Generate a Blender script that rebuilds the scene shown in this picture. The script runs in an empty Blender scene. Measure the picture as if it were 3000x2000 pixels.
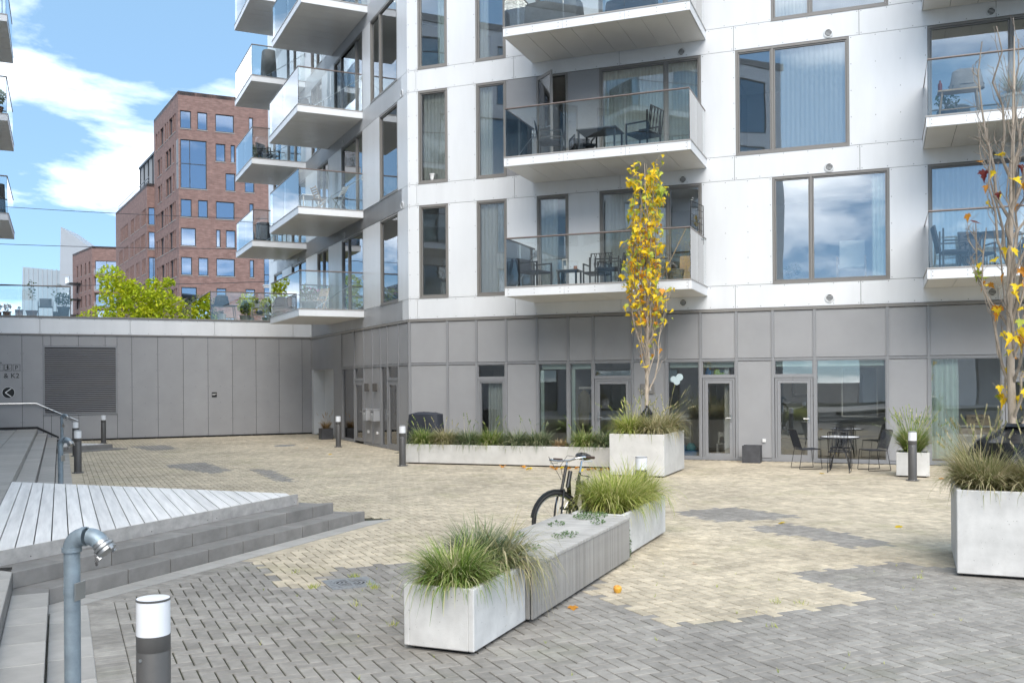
import bpy, bmesh, math, random
from mathutils import Matrix, Vector
R = math.radians
sin, cos, pi = math.sin, math.cos, math.pi
rnd = random.Random(11)
scene = bpy.context.scene
col = scene.collection

# ------------------------------------------------------------------ camera
cam = bpy.data.cameras.new('camera')
cam.sensor_width = 36.0
cam.lens = 33.78
cam.shift_y = 0.03833
cam.clip_start = 0.05
cam.clip_end = 3000
camo = bpy.data.objects.new('camera', cam)
col.objects.link(camo)
camo.matrix_world = Matrix.Translation((0, 0, 2.0)) @ Matrix.Rotation(R(90), 4, 'X') @ Matrix.Rotation(R(-0.40), 4, 'Z')
scene.camera = camo

# ------------------------------------------------------------------ sky and sun
SUN_AZ, SUN_EL = 178.0, 45.0          # azimuth from +Y towards +X (hazy sun behind the viewer)
w = bpy.data.worlds.new('World'); scene.world = w; w.use_nodes = True
nt = w.node_tree; nt.nodes.clear()
def wn(t, **k):
    n = nt.nodes.new(t)
    for a, b in k.items(): setattr(n, a, b)
    return n
out = wn('ShaderNodeOutputWorld'); bg = wn('ShaderNodeBackground')
sky = wn('ShaderNodeTexSky', sky_type='NISHITA', sun_disc=False)
sky.sun_elevation = R(SUN_EL); sky.sun_rotation = R(SUN_AZ)
sky.air_density = 0.55; sky.dust_density = 0.0; sky.ozone_density = 2.2; sky.altitude = 10
tc = wn('ShaderNodeTexCoord'); sep = wn('ShaderNodeSeparateXYZ')
nt.links.new(tc.outputs['Generated'], sep.inputs[0])
zc = wn('ShaderNodeMath', operation='MAXIMUM'); zc.inputs[1].default_value = 0.0
nt.links.new(sep.outputs['Z'], zc.inputs[0])
za = wn('ShaderNodeMath', operation='ADD'); za.inputs[1].default_value = 0.22
nt.links.new(zc.outputs[0], za.inputs[0])
dv = wn('ShaderNodeVectorMath', operation='DIVIDE')
cmb = wn('ShaderNodeCombineXYZ')
for i in range(3): nt.links.new(za.outputs[0], cmb.inputs[i])
nt.links.new(tc.outputs['Generated'], dv.inputs[0]); nt.links.new(cmb.outputs[0], dv.inputs[1])
mp = wn('ShaderNodeMapping'); mp.inputs['Location'].default_value = (9.2, 6.3, 0.3)
mp.inputs['Scale'].default_value = (1.0, 1.0, 1.9)
nt.links.new(dv.outputs[0], mp.inputs[0])
nz = wn('ShaderNodeTexNoise'); nz.inputs['Scale'].default_value = 1.6; nz.inputs['Detail'].default_value = 9
nz.inputs['Roughness'].default_value = 0.55; nz.inputs['Distortion'].default_value = 0.25
nt.links.new(mp.outputs[0], nz.inputs[0])
rmp = wn('ShaderNodeValToRGB'); rmp.color_ramp.elements[0].position = 0.485; rmp.color_ramp.elements[1].position = 0.80
nt.links.new(nz.outputs['Fac'], rmp.inputs[0])
cl = wn('ShaderNodeMath', operation='MULTIPLY'); cl.inputs[1].default_value = 0.9
nt.links.new(rmp.outputs['Color'], cl.inputs[0])
mx = wn('ShaderNodeMix', data_type='RGBA')
mx.inputs['B'].default_value = (15.0, 15.0, 15.0, 1)
nt.links.new(cl.outputs[0], mx.inputs['Factor'])
flat = wn('ShaderNodeMix', data_type='RGBA'); flat.inputs['Factor'].default_value = 0.74
flat.inputs['B'].default_value = (1.15, 2.0, 2.85, 1)
nt.links.new(sky.outputs[0], flat.inputs['A']); nt.links.new(flat.outputs['Result'], mx.inputs['A'])
nt.links.new(mx.outputs['Result'], bg.inputs['Color'])
bg.inputs['Strength'].default_value = 0.068
nt.links.new(bg.outputs[0], out.inputs[0])

sd = bpy.data.lights.new('sun', 'SUN'); sd.energy = 0.86; sd.angle = R(48.0); sd.color = (1.0, 0.925, 0.82)
so = bpy.data.objects.new('sun', sd); col.objects.link(so)
d = Vector((sin(R(SUN_AZ))*cos(R(SUN_EL)), cos(R(SUN_AZ))*cos(R(SUN_EL)), sin(R(SUN_EL))))
so.rotation_euler = d.to_track_quat('Z', 'Y').to_euler(); so.location = d*150

vs = scene.view_settings
vs.view_transform = 'Standard'; vs.look = 'None'; vs.gamma = 1.0; vs.use_curve_mapping = False
vs.exposure = 2.26
scene.render.engine = 'CYCLES'
cy = scene.cycles
cy.max_bounces = 8; cy.diffuse_bounces = 4; cy.glossy_bounces = 4; cy.transparent_max_bounces = 24
cy.transmission_bounces = 4; cy.caustics_reflective = False; cy.caustics_refractive = False
cy.sample_clamp_indirect = 6.0
cy.use_adaptive_sampling = True; cy.adaptive_threshold = 0.015
try:
    cy.use_denoising = True; cy.denoiser = 'OPENIMAGEDENOISE'
except Exception: pass

# ------------------------------------------------------------------ mesh helpers
class MB:
    def __init__(s): s.v = []; s.f = []; s.m = []; s.s = []; s.cur = 0
    def add(s, vs, fs, M=None, smooth=False):
        o = len(s.v)
        s.v += [tuple(M @ Vector(p)) for p in vs] if M is not None else [tuple(p) for p in vs]
        for f in fs:
            s.f.append([i+o for i in f]); s.m.append(s.cur); s.s.append(smooth)
        return s
    def box(s, x0, x1, y0, y1, z0, z1, M=None):
        return s.add([(x0,y0,z0),(x1,y0,z0),(x1,y1,z0),(x0,y1,z0),(x0,y0,z1),(x1,y0,z1),(x1,y1,z1),(x0,y1,z1)],
              [(3,2,1,0),(4,5,6,7),(0,1,5,4),(1,2,6,5),(2,3,7,6),(3,0,4,7)], M)
    def cbox(s, x0, x1, y0, y1, z0, z1, b=0.01, M=None):
        # chamfered box: 24 vertices
        V = []; idx = {}
        X, Y, Z = (x0, x1), (y0, y1), (z0, z1)
        sg = (1, -1)
        for i in (0,1):
            for j in (0,1):
                for k in (0,1):
                    p = [X[i], Y[j], Z[k]]; q = [b*sg[i], b*sg[j], b*sg[k]]
                    for a in range(3):
                        pt = [p[c]+q[c] for c in range(3)]; pt[a] = p[a]
                        idx[(i,j,k,a)] = len(V); V.append(pt)
        F = []
        def q(*c): F.append([idx[t] for t in c])
        for a in range(3):
            o = [c for c in range(3) if c != a]
            for side in (0,1):
                ring = []
                for (u, v) in ((0,0),(1,0),(1,1),(0,1)):
                    c = [0,0,0]; c[a] = side; c[o[0]] = u; c[o[1]] = v
                    ring.append((c[0],c[1],c[2],a))
                flip = (a == 1)
                if (side == 1) == flip: ring.reverse()
                q(*ring)
        for a in range(3):
            o = [c for c in range(3) if c != a]
            for u in (0,1):
                for v in (0,1):
                    c0 = [0,0,0]; c1 = [0,0,0]; c1[a] = 1
                    for c in (c0, c1): c[o[0]] = u; c[o[1]] = v
                    ring = [(*c0,o[0]),(*c1,o[0]),(*c1,o[1]),(*c0,o[1])]
                    q(*ring)
        for i in (0,1):
            for j in (0,1):
                for k in (0,1): q((i,j,k,0),(i,j,k,1),(i,j,k,2))
        # orient outward
        c = Vector(((x0+x1)/2,(y0+y1)/2,(z0+z1)/2))
        for f in F:
            p = [Vector(V[i]) for i in f]; n = (p[1]-p[0]).cross(p[2]-p[0])
            if n.dot(sum(p, Vector())/len(p)-c) < 0: f.reverse()
        return s.add(V, F, M)
    def tube(s, pts, r, n=8, closed=False, caps=True, M=None):
        pts = [Vector(p) for p in pts]; N = len(pts)
        rs = r if isinstance(r, (list, tuple)) else [r]*N
        V = []; up = None
        for i, p in enumerate(pts):
            if closed: t = pts[(i+1) % N]-pts[i-1]
            else: t = pts[min(i+1, N-1)]-pts[max(i-1, 0)]
            if t.length < 1e-9: t = Vector((0,0,1))
            t.normalize()
            if up is None:
                up = Vector((0,0,1)) if abs(t.z) < .9 else Vector((1,0,0))
            a = (up - t*up.dot(t))
            if a.length < 1e-6: a = t.orthogonal()
            a.normalize(); b = t.cross(a); up = a
            for k in range(n):
                q = 2*pi*k/n; V.append(p + (a*cos(q)+b*sin(q))*rs[i])
        F = []
        for i in range(N if closed else N-1):
            j = (i+1) % N
            for k in range(n):
                l = (k+1) % n; F.append((i*n+k, i*n+l, j*n+l, j*n+k))
        s.add(V, F, M, True)
        if caps and not closed:
            o = len(s.v)-len(V)
            s.f.append([o+k for k in range(n)][::-1]); s.m.append(s.cur); s.s.append(False)
            s.f.append([o+(N-1)*n+k for k in range(n)]); s.m.append(s.cur); s.s.append(False)
        return s
    def lathe(s, prof, n=16, M=None, smooth=True):
        V = []; F = []; P = len(prof)
        for k in range(n):
            q = 2*pi*k/n
            for (r, z) in prof: V.append((r*cos(q), r*sin(q), z))
        for k in range(n):
            l = (k+1) % n
            for i in range(P-1): F.append((k*P+i, l*P+i, l*P+i+1, k*P+i+1))
        return s.add(V, F, M, smooth)
    def prism(s, poly, z0, z1, M=None, smooth=False):
        n = len(poly)
        a = sum(poly[i][0]*poly[(i+1) % n][1]-poly[(i+1) % n][0]*poly[i][1] for i in range(n))
        if a < 0: poly = poly[::-1]
        V = [(x, y, z0) for x, y in poly]+[(x, y, z1) for x, y in poly]
        F = [list(range(n))[::-1], list(range(n, 2*n))]+[(i, (i+1) % n, (i+1) % n+n, i+n) for i in range(n)]
        return s.add(V, F, M, smooth)
    def mesh(s, name, mats):
        me = bpy.data.meshes.new(name)
        me.from_pydata(s.v, [], s.f)
        mats = mats if isinstance(mats, (list, tuple)) else [mats]
        for m in mats: me.materials.append(M_(m))
        if len(mats) > 1: me.polygons.foreach_set('material_index', s.m)
        if any(s.s):
            me.polygons.foreach_set('use_smooth', s.s)
            try: me.set_sharp_from_angle(angle=R(38))
            except Exception: pass
        me.update(); return me

def tag(o, label=None, cat=None, group=None, kind=None):
    if label: o['label'] = label
    if cat: o['category'] = cat
    if group: o['group'] = group
    if kind: o['kind'] = kind
    return o
def obj(name, mb, mats=None, parent=None, M=None, **t):
    me = mb.mesh(name, mats) if isinstance(mb, MB) else mb
    o = bpy.data.objects.new(name, me); col.objects.link(o)
    if parent is not None: o.parent = parent
    if M is not None: o.matrix_local = M
    if t: tag(o, **t)
    return o
def thing(name, label, cat, loc=(0,0,0), rz=0, group=None, M=None):
    o = bpy.data.objects.new(name, None); col.objects.link(o)
    o.empty_display_size = 0.1
    if M is not None: o.matrix_world = M
    else: o.location = loc; o.rotation_euler = (0,0,rz)
    return tag(o, label, cat, group)
def copy_tree(o, parent=None):
    c = o.copy(); col.objects.link(c)
    c.parent = parent
    for ch in list(o.children): copy_tree(ch, c)
    return c
def place(o, M, label=None, group=None):
    o.matrix_world = M
    if label: o['label'] = label
    if group: o['group'] = group
    return o
def Fr(ox, oy, a, z=0):
    a = R(a)
    return Matrix(((sin(a), -cos(a), 0, ox), (cos(a), sin(a), 0, oy), (0, 0, 1, z), (0, 0, 0, 1)))
T = lambda x, y, z: Matrix.Translation((x, y, z))
RZ = lambda a: Matrix.Rotation(R(a), 4, 'Z')
RX = lambda a: Matrix.Rotation(R(a), 4, 'X')
RY = lambda a: Matrix.Rotation(R(a), 4, 'Y')

FRONT = Fr(-2.88, 26.95, 111.2)        # x to the right along the front facade, y into the building
LEFT = Fr(-2.88, 26.95, 154.75)        # x = -distance from the corner along the side facade
LOW = Fr(-7.767, 37.306, 64.75)        # x = -distance from the inner corner along the low wing
STAIR = Fr(0, 0, -25.2)                # x = s (away along the steps), y = t (up the steps)

def holed_wall(mb, x0, x1, z0, z1, holes, reveal=0.25, y=0.0):
    xs = sorted({x0, x1, *[h[0] for h in holes], *[h[1] for h in holes]})
    zs = sorted({z0, z1, *[h[2] for h in holes], *[h[3] for h in holes]})
    xs = [x for x in xs if x0 <= x <= x1]; zs = [z for z in zs if z0 <= z <= z1]
    for i in range(len(xs)-1):
        for k in range(len(zs)-1):
            cx, cz = (xs[i]+xs[i+1])/2, (zs[k]+zs[k+1])/2
            if any(h[0] < cx < h[1] and h[2] < cz < h[3] for h in holes): continue
            mb.add([(xs[i],y,zs[k]),(xs[i+1],y,zs[k]),(xs[i+1],y,zs[k+1]),(xs[i],y,zs[k+1])], [(0,1,2,3)])
    for (a, b, c, e) in holes:
        r = y+reveal
        mb.add([(a,y,c),(b,y,c),(b,y,e),(a,y,e),(a,r,c),(b,r,c),(b,r,e),(a,r,e)],
               [(0,4,5,1),(1,5,6,2),(2,6,7,3),(3,7,4,0)])

# ------------------------------------------------------------------ materials
_mats = {}
def M_(m): return _mats[m] if isinstance(m, str) else m
def srgb(r, g, b):
    f = lambda c: (c/255/12.92) if c/255 <= .04045 else ((c/255+.055)/1.055)**2.4
    return (f(r), f(g), f(b), 1)
def mat(name, c, rough=.5, metal=0, var=.06, vscale=3, bump=0, bscale=40, spec=.5, island=0, c2=None, coat=0, stretch=None, sheen=0, sub=0, rvar=0):
    m = bpy.data.materials.new(name); m.use_nodes = True; _mats[name] = m
    n = m.node_tree.nodes; l = m.node_tree.links
    p = n['Principled BSDF']
    p.inputs['Roughness'].default_value = rough; p.inputs['Metallic'].default_value = metal
    p.inputs['Specular IOR Level'].default_value = spec
    if coat: p.inputs['Coat Weight'].default_value = coat; p.inputs['Coat Roughness'].default_value = .15
    if len(c) == 3: c = (*c, 1)
    tc = n.new('ShaderNodeTexCoord'); mp = n.new('ShaderNodeMapping')
    l.new(tc.outputs['Object'], mp.inputs[0])
    if stretch: mp.inputs['Scale'].default_value = stretch
    nz = n.new('ShaderNodeTexNoise'); nz.inputs['Scale'].default_value = vscale; nz.inputs['Detail'].default_value = 5
    nz.inputs['Roughness'].default_value = .6
    l.new(mp.outputs[0], nz.inputs['Vector'])
    mix = n.new('ShaderNodeMix'); mix.data_type = 'RGBA'
    lo = c2 if c2 else tuple(max(0, x*(1-var)) for x in c[:3])+(1,)
    hi = c if c2 else tuple(min(1, x*(1+var)) for x in c[:3])+(1,)
    if len(lo) == 3: lo = (*lo, 1)
    mix.inputs['A'].default_value = lo; mix.inputs['B'].default_value = hi
    mr = n.new('ShaderNodeMapRange'); mr.inputs[1].default_value = .3; mr.inputs[2].default_value = .7
    l.new(nz.outputs['Fac'], mr.inputs[0]); l.new(mr.outputs[0], mix.inputs['Factor'])
    res = mix.outputs['Result']
    if island:
        g = n.new('ShaderNodeNewGeometry'); oi = n.new('ShaderNodeObjectInfo')
        ad = n.new('ShaderNodeMath'); ad.operation = 'ADD'; l.new(g.outputs['Random Per Island'], ad.inputs[0]); l.new(oi.outputs['Random'], ad.inputs[1])
        fr = n.new('ShaderNodeMath'); fr.operation = 'FRACT'; l.new(ad.outputs[0], fr.inputs[0])
        m2 = n.new('ShaderNodeMapRange'); m2.inputs[3].default_value = 1-island; m2.inputs[4].default_value = 1+island
        l.new(fr.outputs[0], m2.inputs[0])
        mu = n.new('ShaderNodeVectorMath'); mu.operation = 'SCALE'
        l.new(res, mu.inputs[0]); l.new(m2.outputs[0], mu.inputs['Scale']); res = mu.outputs[0]
    l.new(res, p.inputs['Base Color'])
    if rvar:
        m3 = n.new('ShaderNodeMapRange'); m3.inputs[3].default_value = rough-rvar; m3.inputs[4].default_value = rough+rvar
        l.new(nz.outputs['Fac'], m3.inputs[0]); l.new(m3.outputs[0], p.inputs['Roughness'])
    if bump:
        nb = n.new('ShaderNodeTexNoise'); nb.inputs['Scale'].default_value = bscale; nb.inputs['Detail'].default_value = 4
        l.new(mp.outputs[0], nb.inputs['Vector'])
        bp = n.new('ShaderNodeBump'); bp.inputs['Strength'].default_value = bump; bp.inputs['Distance'].default_value = .01
        l.new(nb.outputs['Fac'], bp.inputs['Height']); l.new(bp.outputs[0], p.inputs['Normal'])
    return m
def glass(name, tint=(.9,.95,.93), gain=1.5, base=0.0, rough=0.0, wave=0.0, wscale=.6, refl=(1,1,1)):
    m = bpy.data.materials.new(name); m.use_nodes = True; _mats[name] = m
    n = m.node_tree.nodes; l = m.node_tree.links; n.clear()
    o = n.new('ShaderNodeOutputMaterial'); mx = n.new('ShaderNodeMixShader')
    tr = n.new('ShaderNodeBsdfTransparent'); tr.inputs[0].default_value = (*tint, 1)
    gl = n.new('ShaderNodeBsdfGlossy'); gl.inputs['Roughness'].default_value = rough; gl.inputs[0].default_value = (*refl, 1)
    fr = n.new('ShaderNodeFresnel'); fr.inputs[0].default_value = 1.5
    mu = n.new('ShaderNodeMath'); mu.operation = 'MULTIPLY_ADD'; mu.use_clamp = True; mu.inputs[1].default_value = gain; mu.inputs[2].default_value = base
    l.new(fr.outputs[0], mu.inputs[0]); l.new(mu.outputs[0], mx.inputs[0])
    l.new(tr.outputs[0], mx.inputs[1]); l.new(gl.outputs[0], mx.inputs[2]); l.new(mx.outputs[0], o.inputs[0])
    if wave:
        tc = n.new('ShaderNodeTexCoord'); nz = n.new('ShaderNodeTexNoise'); nz.inputs['Scale'].default_value = wscale
        nz.inputs['Detail'].default_value = 1
        l.new(tc.outputs['Object'], nz.inputs['Vector'])
        bp = n.new('ShaderNodeBump'); bp.inputs['Strength'].default_value = wave; bp.inputs['Distance'].default_value = .1
        l.new(nz.outputs['Fac'], bp.inputs['Height']); l.new(bp.outputs[0], gl.inputs['Normal'])
    return m
mat('white_panel', (.77,.79,.82), .30, var=.045, vscale=1.2, spec=.5, rvar=.05, island=.025, stretch=(1.5,1.5,.35))
mat('grey_panel', (.335,.337,.35), .42, var=.05, vscale=1.3, spec=.4, island=.035)
mat('core', (.03,.03,.032), .9)
mat('rivet', (.16,.16,.17), .4, metal=.6)
mat('frame', (.235,.225,.215), .38, var=.03, spec=.5)
mat('frame_light', (.27,.275,.29), .4, var=.03)
mat('soffit', (.88,.865,.83), .33, var=.02, vscale=2)
mat('slab_white', (.70,.72,.74), .35, var=.02)
mat('trim', (.36,.35,.345), .4)
mat('rail', (.16,.13,.12), .35, var=.1)
mat('steel', (.55,.56,.57), .28, metal=1)
mat('interior_wall', (.74,.73,.70), .8, var=.05)
mat('interior_floor', (.30,.25,.19), .5)
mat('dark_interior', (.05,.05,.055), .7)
mat('curtain_pale', (.76,.80,.76), .85, var=.05, vscale=8)
mat('curtain_green', (.66,.80,.74), .85, var=.05, vscale=8)
mat('blind_white', (.80,.84,.83), .7, var=.03)
glass('window_glass', (.97,.985,.975), 1.25, .15, 0.0, .05, .55, (.93,.96,1.0))
glass('shop_glass', (.97,.985,.975), 1.2, .09, 0.0, .035, .5)
glass('balcony_glass', (.94,.97,.965), 1.6, .01)
glass('far_glass', (.35,.42,.52), 2.5, .30, 0.0, .02, .3, (.80,.88,1.0))
# ------------------------------------------------------------------ the white apartment building
BL = Vector((-2.88, 26.95, 0))
bld = thing('apartment_building', 'white panelled apartment building with glass balconies over a grey ground floor', 'building', BL)
IB = T(-BL.x, -BL.y, 0)
FM, LM = IB @ FRONT, IB @ LEFT
FZ = [3.74, 4.31, 6.90, 7.50, 10.09, 10.69, 13.28, 13.88, 16.47, 17.07, 19.65, 20.25]

def rivets(mb, x0, x1, z0, z1, y=-.003, sx=.6, sz=.62, e=.045, edge_only=False):
    nx = max(1, round((x1-x0-2*e)/sx)); nz_ = max(1, round((z1-z0-2*e)/sz))
    for i in range(nx+1):
        for k in range(nz_+1):
            if edge_only and 0 < i < nx and 0 < k < nz_: continue
            x = x0+e+(x1-x0-2*e)*i/nx; z = z0+e+(z1-z0-2*e)*k/nz_
            r = .0105
            mb.add([(x+r*cos(q*pi/3), y, z+r*sin(q*pi/3)) for q in range(6)], [(0,1,2,3,4,5)])
def panel(root, FMx, x0, x1, z0, z1, m='white_panel', name='wall_panel', riv=True, g=.005, y=0, **k):
    mb = MB(); mb.box(x0+g, x1-g, y, y+.022, z0+g, z1-g)
    if riv: mb.cur = 1; rivets(mb, x0, x1, z0, z1, y-.003, **k)
    return obj(name, mb, [m, 'rivet'] if riv else m, root, FMx)
def core(root, FMx, x0, x1, z0, z1, y0=.03, y1=.25):
    return obj('wall_core', MB().box(x0, x1, y0, y1, z0, z1), 'core', root, FMx)
def curtain_mesh(x0, x1, z0, z1, y=.2, fold=.085, amp=.022, sharp=False, gather=0.0):
    n = max(4, int((x1-x0)/fold*6)); V = []; F = []
    ph = rnd.uniform(0, 6)
    rows = 5
    for k in range(rows):
        v = k/(rows-1)
        for i in range(n+1):
            x = x0+(x1-x0)*i/n
            a = 2*pi*(x-x0)/fold+ph
            o = (amp*(abs((a/pi) % 2-1)*2-1)) if sharp else amp*(sin(a)+.4*sin(a*.37+1))
            xx = x+gather*(1-v)*(x-(x0+x1)/2)*.12*sin(3*v)
            V.append((xx, y+o*(1-.25*v)+.01*sin(5*v+x*3), z1+(z0-z1)*v))
    for k in range(rows-1):
        for i in range(n): F.append((k*(n+1)+i, (k+1)*(n+1)+i, (k+1)*(n+1)+i+1, k*(n+1)+i+1))
    return MB().add(V, F, None, True)
def window(root, FMx, x0, x1, z0, z1, mulls=(), name='window', fm='frame', gl='window_glass', curtains=(), t=.055, y0=.004, sash=True, d=.11, transom=None):
    mb = MB()
    xs = [x0]+list(mulls)+[x1]
    mb.box(x0, x0+t, y0, d, z0, z1); mb.box(x1-t, x1, y0, d, z0, z1)
    mb.box(x0+t, x1-t, y0, d, z1-t, z1); mb.box(x0+t, x1-t, y0, d, z0, z0+t)
    mb.box(x0-.005, x1+.005, y0-.016, y0-.001, z0-.012, z0+.02)
    for x in mulls: mb.box(x-t/2, x+t/2, y0+.002, d-.002, z0+t, z1-t)
    st = .028
    lights = []
    for i in range(len(xs)-1):
        a = xs[i]+(t if i == 0 else t/2); b = xs[i+1]-(t if i == len(xs)-2 else t/2)
        if sash:
            a2, b2, c2, e2 = a+.006, b-.006, z0+t+.006, z1-t-.006
            mb.box(a2, a2+st, y0+.022, d-.01, c2, e2); mb.box(b2-st, b2, y0+.022, d-.01, c2, e2)
            mb.box(a2+st, b2-st, y0+.022, d-.01, e2-st, e2); mb.box(a2+st, b2-st, y0+.022, d-.01, c2, c2+st)
            lights.append((a2+st, b2-st, c2+st, e2-st))
        else: lights.append((a, b, z0+t, z1-t))
    wdw = obj(name, mb, fm, root, FMx)
    for (a, b, c, e) in lights:
        obj('pane', MB().box(a-.004, b+.004, .060, .066, c-.004, e+.004), gl, wdw)
    for cu in curtains:
        m = cu[2] if len(cu) > 2 else 'curtain_pale'
        sh = cu[3] if len(cu) > 3 else False
        obj('curtain', curtain_mesh(cu[0], cu[1], z0+.04, z1-.05, sharp=sh, fold=.085 if not sh else .11), m, wdw)
    return wdw
def row(FMx, xa, xb, z0, z1, wins, greys=()):
    """panels between the windows of one storey"""
    edges = sorted([(w[0], w[1]) for w in wins]+[(g[0], g[1]) for g in greys])
    cur = xa
    for (a, b) in edges+[(xb, xb)]:
        if a-cur > .04:
            panel(bld, FMx, cur, a, z0, z1); core(bld, FMx, cur, a, z0, z1)
        cur = b
    for g in greys:
        panel(bld, FMx, g[0], g[1], z0, z1, 'grey_panel', 'grey_panel', y=.012); core(bld, FMx, g[0], g[1], z0, z1, .04)
def band(FMx, xa, xb, z0, z1, seams):
    xs = [xa]+[s for s in seams if xa+.1 < s < xb-.1]+[xb]
    for i in range(len(xs)-1): panel(bld, FMx, xs[i], xs[i+1], z0, z1, sz=.5)
    core(bld, FMx, xa, xb, z0, z1)

XR = 22.0     # right end of the front facade
LE = 19.7     # far end of the side facade
BS = [.27, 3.2, 6.11, 9.01, 11.92, 14.82, 17.7, 20.6]
LS = [-.55, -3.4, -6.3, -9.2, -12.1, -15.0, -17.9]
P_, B_ = 'curtain_pale', 'blind_white'
F1 = [(.34,1.23,(),()), (2.09,2.97,(),((2.15,2.92,B_,True),)), (3.83,4.71,(),((3.9,4.35,B_,True),)),
      (5.56,8.20,(7.35,),((5.65,7.25,B_,True),)), (9.91,12.56,(10.81,),((12.17,12.5,'curtain_green'),)),
      (13.39,18.0,(15.15,),((13.45,15.05,B_,True),(15.3,16.2,B_,True))), (19.2,21.0,(),())]
F2 = [(.33,1.23,(),((.4,1.18,P_,True),)), (2.09,2.97,(),((2.12,2.5,P_),)),
      (5.57,8.20,(7.31,),((5.65,7.27,P_),(7.36,8.12,P_))), (9.05,11.69,(9.93,),((10.1,11.6,B_,True),)),
      (13.40,18.0,(15.12,),()), (19.2,21.0,(),())]
F2G = [(2.97,3.84), (4.71,5.57)]
F3 = [(.33,1.23,(),((.85,1.15,'curtain_green'),)), (2.09,2.97,(),((2.12,2.4,B_,True),)), (3.84,4.71,(),()), (5.57,8.20,(7.31,),((5.7,6.6,P_),)),
      (9.91,12.56,(10.81,),((9.98,10.75,P_),)), (13.4,18.0,(15.12,),()), (19.2,21.0,(),())]
F4 = [(.33,1.23,(),()), (2.09,2.97,(),()), (5.57,8.20,(7.31,),()), (9.05,11.69,(9.93,),()), (13.4,18.0,(15.12,),())]
L1 = [(-2.63,-.91,(),()), (-7.02,-4.42,(-6.2,),()), (-10.5,-8.8,(-9.65,),()), (-14.94,-12.3,(-13.6,),()), (-18.6,-16.8,(),())]
L2 = [(-2.63,-.90,(),((-2.55,-1.0,P_,True),)), (-7.0,-4.43,(-5.2,),()), (-10.43,-8.76,(-9.6,),()), (-14.9,-12.3,(-13.6,),()), (-18.6,-16.8,(),())]
L3 = [(-3.53,-.89,(-2.61,),()), (-7.9,-4.37,(-5.2,-7.0),()), (-11.3,-9.6,(-10.4,),()), (-15.6,-13.0,(-14.3,),()), (-18.6,-16.8,(),())]
L4 = [(-2.6,-.9,(),()), (-7.0,-4.4,(-5.2,),()), (-11.3,-9.6,(-10.4,),()), (-15.6,-13.0,(-14.3,),())]
for FMx, xa, xb, rows, seams in ((FM, 0.0, XR, (F1,F2,F3,F4,F4), BS), (LM, -LE, 0.0, (L1,L2,L3,L4,L4), LS)):
    for k in range(6): band(FMx, xa, xb, FZ[2*k], FZ[2*k+1], seams)
    for k, wins in enumerate(rows):
        z0, z1 = FZ[2*k+1], FZ[2*k+2]
        greys = F2G if wins is F2 else ()
        extra = [(3.84, 4.71)] if wins is F2 else []
        row(FMx, xa, xb, z0, z1, wins+[(e[0], e[1]) for e in extra], greys)
        for wi in wins: window(bld, FMx, wi[0], wi[1], z0+.005, z1-.005, wi[2], curtains=wi[3])
# the open balcony door on the second upper floor
dw = window(bld, FM, 3.84, 4.71, 7.505, 10.085, (), name='balcony_door_frame', sash=False)
for c in list(dw.children):
    bpy.data.objects.remove(c)
leaf = MB(); LW = .78
leaf.box(0, .07, -.05, 0, .06, 2.5); leaf.box(LW-.07, LW, -.05, 0, .06, 2.5); leaf.box(.07, LW-.07, -.05, 0, 2.42, 2.5); leaf.box(.07, LW-.07, -.05, 0, .06, .16)
ld = obj('door', leaf, 'frame', bld, FM @ T(3.9, -.005, 7.52) @ RZ(-42))
obj('pane', MB().box(.066, LW-.066, -.03, -.022, .155, 2.425), 'window_glass', ld)
obj('handle', MB().tube([(LW-.035,-.05,1.05),(LW-.035,-.1,1.05),(LW-.15,-.1,1.05)], .008, 6), 'steel', ld)
# round vent grilles
for FMx, pts in ((FM, [(7.72,10.23),(7.73,7.02),(7.72,3.93),(11.23,10.22),(11.23,7.03),(11.22,3.92),(14.72,10.23),(14.71,7.02),(14.70,3.92)]),
                 (LM, [(-.48,10.2),(-.49,7.02),(-6.65,10.2),(-6.64,7.02),(-13.6,7.02)])):
    for (x, z) in pts:
        Mv = FMx @ T(x, -.004, z) @ RX(90)
        v = MB().lathe([(.075,.0),(.115,.0),(.115,.012),(.085,.02),(.075,.006)], 20)
        g = obj('vent_grille', v, 'slab_white', bld, Mv)
        obj('vent_opening', MB().lathe([(0,.001),(.076,.001)], 20, smooth=False), 'core', g)
        for q in (-.045,-.015,.015,.045):
            obj('louvre', MB().box(-.065,.065,q-.006,q+.004,.003,.012), 'slab_white', g)

# ground floor, front: grid of mullions, grey panels, shop windows and doors
GX = [0.03,1.19,2.06,2.93,3.81,4.68,5.36,6.41,7.28,8.15,9.03,9.90,10.87,12.50,13.38,14.91,16.1,18.6,20.2,22.0]
ZT, ZB, ZS = 3.66, 2.48, .07
kinds = ['p','p','w2','p','w','w','d','p','w','d','p','d','w','p','w','d','w','p','p']
for i, x in enumerate(GX):
    obj('mullion', MB().box(x-.032, x+.032, -.028, .12, .0, ZT), 'frame_light', bld, FM)
def gpanel(FMx, a, b, z0, z1): 
    return obj('grey_panel', MB().box(a+.034, b-.034, -.004, .03, z0+.012, z1-.012), 'grey_panel', bld, FMx)
def hbar(FMx, a, b, z, h=.05, name='transom', y0=-.022):
    return obj(name, MB().box(a+.033, b-.033, y0, .11, z-h/2, z+h/2), 'frame_light', bld, FMx)
obj('flashing', MB().box(0, XR, -.035, .03, ZT+.002, 3.735), 'frame', bld, FM)
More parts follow.
